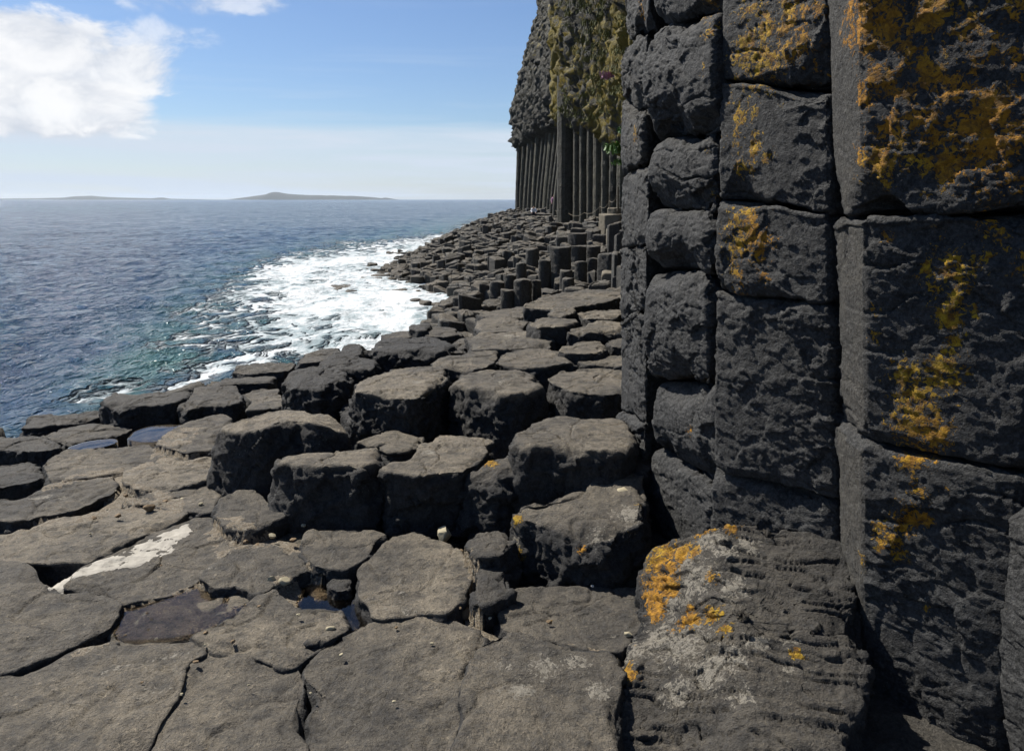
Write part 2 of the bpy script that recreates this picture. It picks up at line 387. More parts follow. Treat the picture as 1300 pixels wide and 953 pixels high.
S(SL, 'long sloping sheet of rock closing the back of the platform', 'slab', .52, .25,
  [(663,390),(690,376),(745,367),(792,368),(790,378),(765,385),(722,392)], tan=.6)
S(SL, 'dark flat sheet at the back left of the platform next to the sea', 'slab', .38, .1,
  [(604,398),(640,391),(680,389),(692,400),(652,405),(621,404)], tan=.35)
S(SL, 'shadowed slab beyond the six-sided cracked slab', 'slab', .42, .2,
  [(600,412),(615,404),(652,404),(672,409),(665,421),(612,422)], tan=.5)
S(SL, 'cream-stained slab with pale patches in the middle of the platform', 'slab', .42, .2,
  [(592,430),(610,423),(672,420),(706,424),(702,440),(640,444),(598,443)], tan=.8, white=[(650,427,16),(690,430,8)])
S('boulder', 'long lumpy dark rock at the water side of the platform with white specks', 'boulder', .40, .1,
  [(467,437),(480,430),(520,426),(562,427),(580,437),(577,445),(545,447),(500,447),(470,446)], tan=.05, rough=1.8, rb=.05, white=[(482,440,4)])
S(SL, 'thin slab above the surf with an overhanging dark lip', 'slab', .30, .1,
  [(482,425),(505,419),(531,420),(530,428),(492,431)], tan=.3)
S('rock_block', 'square little block on the edge of the platform against the surf', 'block', .38, .1,
  [(518,414),(534,411),(547,412),(548,418),(538,421),(519,419)], tan=.1, sp=.014)
S(SL, 'low slab right of the square little block above the surf', 'slab', .34, .1,
  [(532,421),(550,415),(578,416),(590,424),(570,428),(540,427)], tan=.3)
S(SL, 'dull slab in the gap before the long lumpy dark rock', 'slab', .36, .15,
  [(560,440),(588,428),(598,432),(594,446),(560,449)], tan=.5)
S('boulder', 'hummocky dark rock with rounded knobs left of the long lumpy rock', 'boulder', .36, .05,
  [(402,462),(418,446),(440,435),(462,435),(468,448),(480,455),(478,466),(450,471),(420,470)], tan=.1, rough=1.7, rb=.05)
S('boulder', 'dark rounded hump above a tan ledge at the left of the second row', 'boulder', .36, .05,
  [(356,481),(367,470),(400,462),(440,466),(450,474),(440,484),(405,491),(366,490)], tan=.1, rough=1.5, rb=.045, flare=.03)
S(ST, 'short stump with a smooth tan top tucked under the dark rounded hump', 'stump', .24, .0,
  [(388,500),(400,491),(426,487),(444,490),(441,501),(414,505),(390,504)], tan=1., rb=.015)
S('rock_block', 'upright blocky corner of rock under the grooved stump, left side', 'block', .2, -.02,
  [(430,520),(440,508),(462,512),(470,528),(455,540),(436,534)], tan=.05, rough=1.3)
S(SL, 'pale sloping slab at the water edge behind the dark rounded hump', 'slab', .28, .0,
  [(376,453),(392,446),(428,440),(440,448),(412,459),(380,461)], tan=.45)
# ---- water edge slabs, left
S(SL, 'long narrow slab with a shadow line beneath, highest of the two at the surf', 'slab', .06, -.15,
  [(294,470),(298,464),(340,461),(376,460),(371,466),(360,472),(304,474)], tan=.4)
S(SL, 'long narrow slab with a black edge, lower of the two at the surf', 'slab', .05, -.15,
  [(265,488),(285,479),(340,476),(352,478),(342,485),(297,488),(267,491)], tan=.4)
S(SL, 'smooth grey slab with an undercut front beside the black-fronted slab', 'slab', .05, -.15,
  [(228,521),(236,505),(250,491),(302,492),(308,510),(294,516),(267,515),(240,522)], tan=.35)
S(SL, 'small tilted slab with a brownish sheen behind the domed black stump', 'slab', .04, -.1,
  [(309,496),(330,492),(353,491),(358,514),(332,520),(314,520),(322,506)], tan=.65)
S(SL, 'black-fronted slab standing proud at the water edge on the left', 'slab', .07, -.2,
  [(124,506),(143,498),(200,496),(247,495),(238,503),(225,512),(190,514),(152,518),(133,512)], tan=.2, flare=.0, rb=.015)
S(SL, 'wedge of rock nearest the open sea at the far left', 'slab', -.10, -.3,
  [(25,545),(39,529),(94,525),(128,518),(132,528),(84,539),(50,546)], tan=.3)
S(SL, 'blocky slab cut off by the left edge of the view with a shaded front', 'slab', -.05, -.25,
  [(-40,556),(0,554),(47,554),(76,560),(80,570),(47,575),(0,571),(-40,571)], tan=.3)
S(SL, 'slab holding a thin strip of sky-coloured water on the left', 'slab', -.08, -.2,
  [(50,553),(75,545),(110,537),(156,532),(170,545),(140,556),(100,561),(85,566)], tan=.35)
S(SL, 'tilted plate with a dark underside at the left edge of the view', 'slab', -.02, -.2,
  [(-40,596),(0,585),(45,581),(60,592),(57,604),(40,611),(0,616),(-40,622)], tan=.15, rough=1.2)
S(SL, 'long plate running back from the left edge towards the brown puddle', 'slab', .0, -.1,
  [(57,587),(84,571),(130,565),(187,559),(194,569),(235,573),(266,576),(240,585),(200,590),(160,596),(118,605),(63,608)], tan=.4, rb=.018)
S(SL, 'grey plate between the brown puddle and the domed black stump', 'slab', .03, -.1,
  [(200,562),(212,548),(238,536),(282,524),(296,531),(276,545),(268,570),(232,571)], tan=.35, white=[(225,556,10)])
S(SL, 'plate with a sandy-brown centre left of the domed black stump', 'slab', .02, -.1,
  [(156,612),(162,598),(208,590),(268,579),(273,606),(250,616),(205,622),(172,622)], tan=1., white=[(165,605,6)])
S(SL, 'elongated grey plate with a thin white vein across it', 'slab', .0, -.1,
  [(42,623),(76,613),(115,611),(134,606),(149,617),(141,627),(100,645),(52,656),(15,664),(-30,660),(-20,640)], tan=.15, white=[(60,632,9),(80,633,8),(45,634,6)])
S(SL, 'large sandy plate above the diagonal white mortar patch', 'slab', .0, -.1,
  [(-40,705),(-10,680),(40,668),(95,654),(150,643),(200,648),(243,655),(175,684),(110,716),(60,718),(0,714)], tan=1.)
S(SL, 'small raised plate with an undercut lip below the domed black stump', 'slab', .05, -.08,
  [(272,650),(284,630),(300,620),(320,621),(345,641),(360,652),(335,664),(316,672),(290,667)], tan=.45, rb=.018)
S(SL, 'dusty plate between the sandy plate and the little raised plate', 'slab', .0, -.08,
  [(156,640),(205,626),(262,614),(280,626),(268,650),(240,652),(200,644)], tan=.7, white=[(200,640,14),(170,632,9)])
S(SL, 'big smooth plate below the diagonal white mortar patch, edged by a jagged crack', 'slab', .0, -.08,
  [(76,745),(112,719),(180,686),(245,657),(270,655),(292,672),(298,700),(262,723),(243,738),(215,750),(158,764),(135,756)], tan=.65, rb=.018)
S(SL, 'smooth plate filling the lower left corner, scored by long shallow scratches', 'slab', .0, -.08,
  [(-60,722),(20,718),(72,748),(135,759),(154,768),(146,785),(130,803),(60,832),(0,848),(-60,870)], tan=.55, rb=.016)
S(SL, 'wet reddish-brown plate lying under the wide shallow puddle', 'slab', -.032, -.12,
  [(152,772),(200,756),(250,741),(276,746),(300,744),(330,757),(304,782),(274,800),(240,812),(190,818),(146,818),(134,803)], tan=1., rb=.01, chips=2)
S(SL, 'grey plate with crusty orange edges between the puddle and the wet gully', 'slab', .01, -.08,
  [(265,722),(285,706),(305,698),(343,692),(384,701),(392,720),(370,731),(343,743),(328,756),(300,743),(274,746),(255,736)], tan=.4, white=[(350,738,10),(300,695,8)])
S(SL, 'pale plate in front of the wide puddle with broken flakes on its right', 'slab', .0, -.08,
  [(330,758),(348,750),(378,777),(432,774),(440,790),(420,806),(385,832),(368,846),(320,832),(262,826),(243,812),(276,800),(304,782)], tan=.8, rb=.018)
S(SL, 'dark rough plate at the bottom, just left of the narrow crack', 'slab', -.01, -.1,
  [(240,836),(262,829),(320,834),(370,848),(382,862),(384,900),(395,1000),(180,1000),(215,900),(236,866)], tan=.25)
S(SL, 'plate with a row of pale dabs along its upper part, bottom left', 'slab', .0, -.1,
  [(-60,876),(0,851),(60,835),(134,808),(146,821),(190,821),(238,815),(258,828),(236,838),(228,870),(200,920),(165,1000),(-90,1000)], tan=.45,
  white=[(133,852,6),(150,847,6),(163,844,5),(180,841,5),(196,837,4),(208,835,4),(222,831,4)])
S(SL, 'rectangular tan slab at the foot of the squat lichen-specked stump', 'slab', .03, -.1,
  [(381,680),(397,674),(474,673),(488,679),(475,691),(463,706),(438,722),(402,717),(388,702)], tan=.8, rb=.02)
S(SL, 'large hexagonal slab with small white scuffs, centre of the foreground', 'slab', .03, -.12,
  [(500,679),(526,676),(556,683),(578,696),(599,722),(595,745),(586,763),(567,779),(517,780),(477,782),(473,767),(453,748),(446,728),(466,709)], tan=.75, rb=.025, white=[(505,735,6),(520,700,6),(512,752,6)])
S(SL, 'wide smooth slab along the bottom centre in front of the hexagonal slab', 'slab', .0, -.1,
  [(388,848),(405,828),(444,806),(487,790),(520,786),(575,791),(616,806),(602,830),(588,862),(566,1000),(412,1000),(392,900)], tan=.5)
S(SL, 'slab speckled with white crust at the bottom, left of the lichen-covered slope', 'slab', .02, -.1,
  [(598,850),(612,828),(640,808),(690,818),(745,826),(782,832),(790,850),(776,1000),(575,1000),(588,880)], tan=.5, white=[(690,850,26),(730,845,22),(660,880,26),(760,880,22),(640,850,14)])
S(SL, 'dark flat slab lying in front of the broad broken stump', 'slab', .0, -.1,
  [(632,776),(654,748),(700,744),(750,742),(812,740),(822,778),(808,798),(788,828),(745,823),(700,814),(660,806),(640,800)], tan=.25, rb=.015, white=[(780,807,6)], orange=[(698,788,5)])
S('rock_block', 'small block with a rusty hollow between the hexagonal slab and the broken stump', 'block', .06, -.1,
  [(602,716),(622,708),(645,710),(650,738),(634,756),(616,768),(602,756)], tan=.3, rough=1.5, orange=[(628,738,11,.02)])
S('rock_block', 'low knobbly block with rust spots under the rough grey boulder', 'block', .12, -.08,
  [(590,688),(606,676),(634,670),(650,676),(652,694),(640,706),(612,712),(598,704)], tan=.3, rough=1.7, orange=[(600,700,7,.06)])
S('rock_block', 'little wet block in the gully left of the hexagonal slab', 'block', .0, -.12,
  [(414,738),(422,730),(446,728),(451,740),(444,748),(420,750)], tan=.2, rough=1.)
S('rock_block', 'flaky chip of rock bridging the pale plate and the dark gully', 'block', .01, -.1,
  [(384,812),(404,800),(432,792),(444,799),(420,812),(396,822)], tan=.6, sp=.008)
# ---- the lichen-covered slope by the wall
def zsl(x, y): return .14+.34*(y-2.2)-.22*(1-sstep(.46, .80, x+.12*(2.6-y)))
def Zr(px, py):
    z = .2
    for _ in range(25): p_ = PZ(px, py, z); z = .5*z+.5*float(zsl(p_[0], p_[1]))
    return z
sl = [(818,702),(852,682),(905,669),(963,655),(1000,664),(1074,683),(1092,760),(1096,870),(1100,1000),(768,1000),(782,864),(798,806),(812,748)]
V, q, t, top = stump(np.array([PZ(a, b, Zr(a, b)) for a, b in sl]), -.15, .007, .03, .03, 1.1, 10, 301, 1., zfun=zsl)
u = V@np.array([.18, .62, .76]); wv = u*17+fbm(V*np.array([1, 3, 3]), 2.2, 3, 40)*2.3; fr = wv-np.floor(wv)
gate = sstep(-.15, .3, fbm(V*np.array([1, 4, 4]), 2.5, 3, 44)+.15)
Nn = normals(V, q, t)
V = V+Nn*((-.024*np.exp(-((fr-.5)/.045)**2)+.020*(fr-.5))*gate*top)[:, None]
V = V+Nn*(.02*fbm(V*np.array([1, 2.5, 2.5]), 4, 4, 45)*top)[:, None]
col = np.zeros((len(V), 4), F32)
B = lambda L, zf: blobs(V, [tuple(PZ(a, b, zf(a, b)))+(r/1000*2.6*1.5,) for a, b, r in L])
col[:, 0] = B([(835,715,16),(890,672,12),(845,700,14),(830,770,12),(800,800,9),(940,662,9),(905,780,10),(1010,830,7),(790,845,10),(870,700,12),(838,735,17),(832,755,16),(850,720,12),(868,785,14),(880,790,9),(966,662,7),(928,668,10),(900,670,9),(922,800,7),(793,858,12),(845,745,14),(812,760,10),(905,735,8),(880,700,11)], Zr)
col[:, 1] = B([(900,680,24),(870,710,22),(885,735,24),(850,760,20),(835,805,30),(805,815,24),(870,815,30),(920,700,16),(950,690,14),(900,850,24),(930,745,16),(960,815,12),(1000,815,9),(930,835,12),(1000,848,8),(860,880,16),(940,880,12),(870,760,10)], Zr)
col[:, 2] = .45*top*sstep(1.5, .4, V[:, 0])
tag(place('basalt_slab', V, M_STUMP, q, t, col), 'broad cracked slope covered in orange and white lichen at the near wall foot', 'slab')
ROCKS.append((.8, 2.4, 0, np.array([PZ(a, b, .2)[:2] for a, b in sl])))

# ------------------------------------------------------------------ small stones, mortar, puddles
def stone(label, px, py, z, rx, ry, rz, mat, rot=0, seed=1, name='stone', cat='stone'):
    n, k = 20, 12; th = np.linspace(0, 2*math.pi, n, endpoint=False)
    V = [[0, 0, -1]]
    for a in np.linspace(-1.35, 1.35, k): V += [[math.cos(a)*math.cos(x), math.cos(a)*math.sin(x), math.sin(a)] for x in th]
    V += [[0, 0, 1]]; V = np.array(V)
    rg = np.random.default_rng(seed)
    for _ in range(11):
        nv = rg.normal(size=3); nv /= np.linalg.norm(nv); s = V@nv-rg.uniform(.55, .8); V -= nv*np.maximum(s, 0)[:, None]
    V *= np.array([rx, ry, rz]); c, s_ = math.cos(rot), math.sin(rot)
    V = np.c_[V[:, 0]*c-V[:, 1]*s_, V[:, 0]*s_+V[:, 1]*c, V[:, 2]]
    V += .06*min(rx, ry, rz)*fbm(V, 1.2/rx, 3, seed)[:, None]
    j = np.arange(n); q = grid_quads(k, n, 1)[:, ::-1]
    t = np.vstack([np.stack([np.zeros(n, int), 1+(j+1) % n, 1+j], 1), np.stack([np.full(n, 1+n*k), 1+n*(k-1)+j, 1+n*(k-1)+(j+1) % n], 1)])
    P = PZ(px, py, z); V[:, 2] -= V[:, 2].min()+.004; V += P
    return tag(place(name, V, mat, q, t, smooth=False), label, cat)
stone('pale flat stone lying on top of the broad broken stump', 793, 624, .262, .045, .03, .016, M_PALE, .5, 3)
stone('cream and ochre stone in the gully right of the wet pool', 563, 689, -.02, .042, .038, .05, M_PALE, .3, 4)
stone('angular tan stone sitting in the gap in front of the hexagonal slab', 590, 794, -.09, .042, .038, .05, M_TANROCK, .2, 8)
stone('little round white shell at the shaded foot of the broken stump', 752, 744, .012, .008, .008, .006, M_SHELL, 0, 5, 'seashell', 'shell')
stone('yellowish pebble on the dusty plate left of the domed stump', 255, 640, .012, .014, .012, .010, M_PALE, 0, 6, 'pebble', 'pebble')
stone('brown pebble on the dark flat slab in front of the broken stump', 697, 791, .01, .012, .010, .010, M_TANROCK, 0, 9, 'pebble', 'pebble')
stone('mossy little stone left of the undercut lip', 190, 648, .01, .035, .022, .02, M_TANROCK, .4, 12)
stone('pale crumb of rock at the top of the wet gully', 362, 741, .0, .028, .022, .022, M_PALE, .4, 14)
stone('pale crumb of rock beside the crusty orange edge', 345, 738, .008, .020, .017, .016, M_PALE, .9, 15)
for k, (a, b, z, r) in enumerate([(420,800,.0,.02),(436,806,-.03,.018),(328,694,.01,.02),(345,682,.0,.022),(372,686,.0,.018),(312,688,.0,.016),(386,668,.0,.016),(160,630,.0,.018),
                                  (210,638,.0,.02),(232,634,.0,.016),(150,656,.02,.018),(120,658,.02,.016),(455,745,-.04,.014),(605,782,-.05,.018),(586,700,.0,.014),(798,806,.01,.018)]):
    o = stone('loose brown chip of rock in the cracks of the pavement', a, b, z, r, r*.8, r*.6, M_TANROCK if k % 3 else M_PALE, k, 20+k, 'rock_chip', 'stone'); o['group'] = 'loose chips of rock in the cracks'

rg_ = np.random.default_rng(99)
for k in range(34):
    a, b = rg_.uniform(10, 640), rg_.uniform(600, 900)
    if b < 640+.1*a-20 and a > 260: continue
    r = rg_.uniform(.005, .012)
    o = stone('tiny loose pebble lying on the slabs of the pavement', a, b, .012, r, r*.8, r*.6, M_PALE if k % 2 else M_TANROCK, k, 120+k, 'pebble', 'pebble'); o['group'] = 'tiny pebbles scattered on the pavement'
def sheet(name, poly, z, mat, thick=.0, n=26, wob=.01, seed=0, kind=None, label=None, cat=None, dome=0., sub=14):
    O = resample(ccw([PZ(a, b, z) for a, b in poly]), .02, .08); nn = len(O)
    T = np.roll(O, -1, 0)-np.roll(O, 1, 0); N = np.stack([T[:, 1], -T[:, 0]], 1); N /= np.linalg.norm(N, axis=1)[:, None]
    O[:, :2] += N*(wob*fbm(O, 9, 3, seed))[:, None]
    c = O.mean(0); rings = []
    for s in np.linspace(0, 1, sub)[1:]:
        p = c+(O-c)*s; p[:, 2] = z+dome*(1-s**4); rings.append(p)
    low = O.copy(); low[:, 2] -= .10; rings.append(low)
    V = np.vstack([[c+np.array([0, 0, dome])]]+rings); q = grid_quads(len(rings), nn, 1)
    j = np.arange(nn); t = np.stack([np.zeros(nn, int), 1+j, 1+(j+1) % nn], 1)
    c_ = 1.; V[:, 2] += 0 if not dome else (dome*11*fbm(V, 7, 5, seed, .65)+.002*worley(V, 45, seed)[0])*(V[:, 2] > z-.02)
    col = np.zeros((len(V), 4), F32); col[:, 2] = .5; col[:, 1] = .55*(name == 'gravel')
    return tag(place(name, V, mat, q, t, col), label, cat, None, kind)
from mathutils.bvhtree import BVHTree
def drape(name, poly, fill, mat, label, cat=None, kind=None, seed=0, up=.006, rag=.007, sp=.011, g=.5, group=None):
    """a thin crust that lies on the slabs and in the joints between them, its ragged rim dipping under the stone"""
    O = np.array([PZ(a, b, 0)[:2] for a, b in poly]); lo = O.min(0)-.02; hi = O.max(0)+.02
    xs_ = np.arange(lo[0], hi[0], sp); ys_ = np.arange(lo[1], hi[1], sp); X, Y = np.meshgrid(xs_, ys_); P = np.c_[X.ravel(), Y.ravel()]
    d = np.full(len(P), 9.); ins = np.zeros(len(P), bool)
    for a, b in zip(O, np.roll(O, -1, 0)):
        ab = b-a; t = np.clip(((P-a)@ab)/(ab@ab), 0, 1); d = np.minimum(d, np.linalg.norm(P-(a+t[:, None]*ab), axis=1))
        m = ((a[1] > P[:, 1]) != (b[1] > P[:, 1])) & (P[:, 0] < (b[0]-a[0])*(P[:, 1]-a[1])/(b[1]-a[1]+1e-12)+a[0]); ins ^= m
    d = np.where(ins, d, -d); z = np.full(len(P), fill)
    for k in np.nonzero(d > -.015)[0]:
        h = TREE.ray_cast(Vector((P[k, 0], P[k, 1], .12)), Vector((0, 0, -1)), .6)
        if h[0] is not None: z[k] = max(fill, h[0][2])
    G3 = np.c_[P, np.zeros(len(P))]; n_ = fbm(G3, 9, 5, seed, .6)
    zz = z+up*sstep(-.01, .05, d)-.004+rag*n_-.012*sstep(.03, -.01, d)+.0015*worley(G3, 55, seed)[0]
    V = np.c_[P, zz]; ny, nx = X.shape; i = np.arange(ny-1)[:, None]*nx; j = np.arange(nx-1)[None]
    q = np.stack([i+j, i+j+1, i+nx+j+1, i+nx+j], -1).reshape(-1, 4); q = q[(d[q] > -.012).all(1)]
    used = np.unique(q); mp_ = np.full(len(V), -1); mp_[used] = np.arange(len(used)); V = V[used]; q = mp_[q]
    n = len(V); W = V.copy(); W[:, 2] -= .03                     # underside, so that the crust has a thickness
    e = np.vstack([q[:, [0, 1]], q[:, [1, 2]], q[:, [2, 3]], q[:, [3, 0]]]); key = np.sort(e, 1); _, inv, cnt = np.unique(key, axis=0, return_inverse=True, return_counts=True)
    be = e[cnt[inv.ravel()] == 1]; side = np.c_[be[:, 1], be[:, 0], be[:, 0]+n, be[:, 1]+n]
    q = np.vstack([q, q[:, ::-1]+n, side]); V = np.vstack([V, W]); col = np.zeros((len(V), 4), F32); col[:, 2] = .5; col[:, 1] = g
    return tag(place(name, V, mat, q, None, col), label, cat, group, kind)
_v, _p, _o = [], [], 0
for o in [o for o in COL.objects if o.type == 'MESH' and o.name.split('.')[0] in ('basalt_slab', 'basalt_stump', 'rock_block', 'boulder')]:
    me = o.data; c_ = np.empty(len(me.vertices)*3, F32); me.vertices.foreach_get('co', c_); _v.append(c_.reshape(-1, 3)+np.array(o.location, F32))
    _p += [tuple(x+_o for x in p.vertices) for p in me.polygons]; _o += len(me.vertices)
TREE = BVHTree.FromPolygons([tuple(x) for x in np.vstack(_v).tolist()], _p)
drape('mortar_patch', [(43,754),(80,730),(110,716),(178,686),(246,654),(250,672),(234,690),(224,703),(150,725),(95,740),(62,754)], -.01, M_CRUST,
      'long white wedge of weathered mortar running diagonally over the left pavement', 'mortar', seed=4, up=.0055, rag=.0085)
M_GRAVEL = basalt('gravel_mortar', dark=(.055, .044, .031), light=(.15, .122, .085), tan=(.135, .10, .06), bump=1., fine=1.6, pale=(.27, .24, .185))
for k, (fl, pl_) in enumerate([(-.035, [(46,618),(90,600),(122,594),(162,588),(166,612),(146,616),(134,610),(112,615),(75,620),(46,630)]),
        (-.03, [(80,668),(112,646),(140,628),(152,610),(180,618),(214,624),(244,636),(232,656),(190,656),(150,652),(120,666)]),
        (-.03, [(250,676),(284,658),(310,664),(340,672),(380,680),(396,702),(380,712),(340,704),(306,706),(280,722)]),
        (-.03, [(190,564),(226,546),(270,544),(248,566),(212,576),(184,580)]),
        (-.03, [(150,598),(196,572),(240,572),(276,578),(256,596),(206,595),(166,608),(144,610)]),
        (-.04, [(334,738),(356,724),(384,734),(378,754),(345,754)]), (-.03, [(60,838),(104,816),(140,800),(158,812),(110,834),(66,846)]), (-.03, [(148,768),(196,748),(240,736),(264,728),(262,745),(200,762),(160,776)]),
        (-.06, [(572,676),(600,700),(612,740),(602,764),(588,745),(586,714),(570,692)]), (-.06, [(380,700),(402,718),(416,740),(402,746),(384,722)]), (-.03, [(-10,700),(20,672),(48,655),(95,648),(90,662),(40,676),(10,700)]), (-.03, [(590,775),(640,800),(690,812),(800,822),(790,836),(700,822),(620,818)])]):
    drape('gravel', pl_, fl, M_GRAVEL, 'pale gritty mortar and gravel packed between the pavement slabs', None, 'stuff', 60+k, up=.005, rag=.016, g=.5, group='gravel in the pavement joints')
# water in the hollows
mw, tw, bw = material('rock_pool_water')
gw = tw.n('ShaderNodeNewGeometry').outputs['Position']
bw.inputs['Base Color'].default_value = (.88, .76, .60, 1); bw.inputs['Roughness'].default_value = .03
bw.inputs['Transmission Weight'].default_value = 1.; bw.inputs['IOR'].default_value = 1.33
bpn = tw.n('ShaderNodeBump'); tw.put(bpn.inputs['Height'], tw.noise(gw, 22, 3)); bpn.inputs['Strength'].default_value = .08; bpn.inputs['Distance'].default_value = .01
tw.put(bw.inputs['Normal'], bpn.outputs[0])
def pool(poly, z, seed): return sheet('water', poly, z, mw, wob=.02, seed=seed, kind='structure')
pool([(150,770),(200,757),(250,743),(276,748),(300,745),(326,757),(302,782),(272,798),(240,808),(190,815),(150,814),(138,798)], -.022, 1)
pool([(360,745),(385,728),(412,735),(455,745),(480,785),(450,806),(425,802),(385,780)], -.05, 2)
pool([(380,668),(470,664),(580,668),(600,690),(560,700),(490,690),(470,700),(380,690)], -.055, 3)
pool([(480,780),(560,775),(600,755),(640,780),(630,808),(570,800),(500,795)], -.075, 4)
pool([(158,556),(178,542),(215,538),(246,540),(236,552),(200,562),(170,562)], -.02, 5)
pool([(82,572),(95,563),(130,557),(152,556),(146,565),(110,571)], -.022, 6)

# ------------------------------------------------------------------ bed under the stones, with gravel mortar in the joints
gx = np.arange(-8.5, 3.2, .035); gy = np.arange(-3.5, 13.2, .035)
X, Y = np.meshgrid(gx, gy); G = np.c_[X.ravel(), Y.ravel()]
cp = [(a, b, c-.0) for a, b, c, _ in ROCKS]
for a, b in [(0,505),(-150,520),(60,500),(110,488),(160,482),(210,475),(260,452),(320,442),(360,432),(420,420),(460,412),(500,404),(540,398),(580,388)]:
    p = PZ(a, b, -.4 if a < 340 else 0.); cp.append((p[0]-.25, p[1]+.35, -3.2)); cp.append((p[0]-1.2, p[1]+1.6, -4.2))
for p in [(-6, 2, -1.5), (-6, 0, -1.5), (-8, 4, -4), (-8, -2, -3), (-3.2, 2, -.1), (-2.5, 0, -.1), (0, 1, -.1), (0, -2, 0), (2, 0, 0), (2, 4, 0), (1.5, 6, .2), (1.8, 9, .3), (2.5, 12, -.2), (1.2, 11.5, -.8), (0, 11.5, -1.6), (-1.5, 11, -3.5), (-3, 10, -4)]: cp.append(p)
cp = np.array(cp); Zb = np.zeros(len(G)); W = np.zeros(len(G))
for a, b, c in cp:
    w = 1/((G[:, 0]-a)**2+(G[:, 1]-b)**2+.01)**2; Zb += w*c; W += w
Zb = Zb/W-.055
V = np.c_[G, Zb]; V[:, 2] += .03*fbm(V, 3, 3, 2)+.02*fbm(V, 14, 4, 5)+.012*worley(V, 16, 6)[0]
# beyond the traced slabs the bed itself is broken into the same paving
dist_ = np.full(len(G), 9.)
for a, b, c, pl_ in ROCKS: dist_ = np.minimum(dist_, np.hypot(G[:, 0]-a, G[:, 1]-b)-np.hypot(pl_[:, 0]-a, pl_[:, 1]-b).mean())
out_ = sstep(.05, .3, dist_)*(G[:, 1] < 8)
G0 = np.c_[G, np.zeros(len(G))]; G0 = G0+.12*np.c_[fbm(G0, 1.5, 3, 71), fbm(G0, 1.5, 3, 72), np.zeros(len(G))]
c1, ce, cr_ = worley(G0*np.array([1, 1, 0]), 1.75, 73, .25)
V[:, 2] += out_*(sstep(.02, .14, ce)*.20+.22*(cr_-.5)+.10*c1+.01*worley(V, 7, 75)[0]-.07)
# raise gravel and mortar in the joints of the left pavement
mort = blobs(np.c_[G, np.zeros(len(G))], [tuple(PZ(a, b, 0)[:2])+(0, r) for a, b, r in
     [(90,612,.28),(140,606,.3),(150,630,.3),(200,560,.3),(230,585,.25),(170,650,.3),(210,632,.3),(110,655,.3),(330,680,.28),(360,690,.22),(300,672,.2),(275,700,.12),(200,755,.15),(250,655,.15),(40,660,.25),(395,690,.12),(150,812,.1)]])
V[:, 2] += .075*np.clip(mort, 0, 1)*(V[:, 2] > -.4)
col = np.zeros((len(V), 4), F32); col[:, 2] = np.clip(.25+.75*mort+.5*out_, 0, 1); col[:, 1] = .65*mort
ny, nx = X.shape; i = np.arange(ny-1)[:, None]*nx; j = np.arange(nx-1)[None]
q = np.stack([i+j, i+j+1, i+nx+j+1, i+nx+j], -1).reshape(-1, 4)
o = place('ground', V, M_BED, q, None, col); o['kind'] = 'structure'

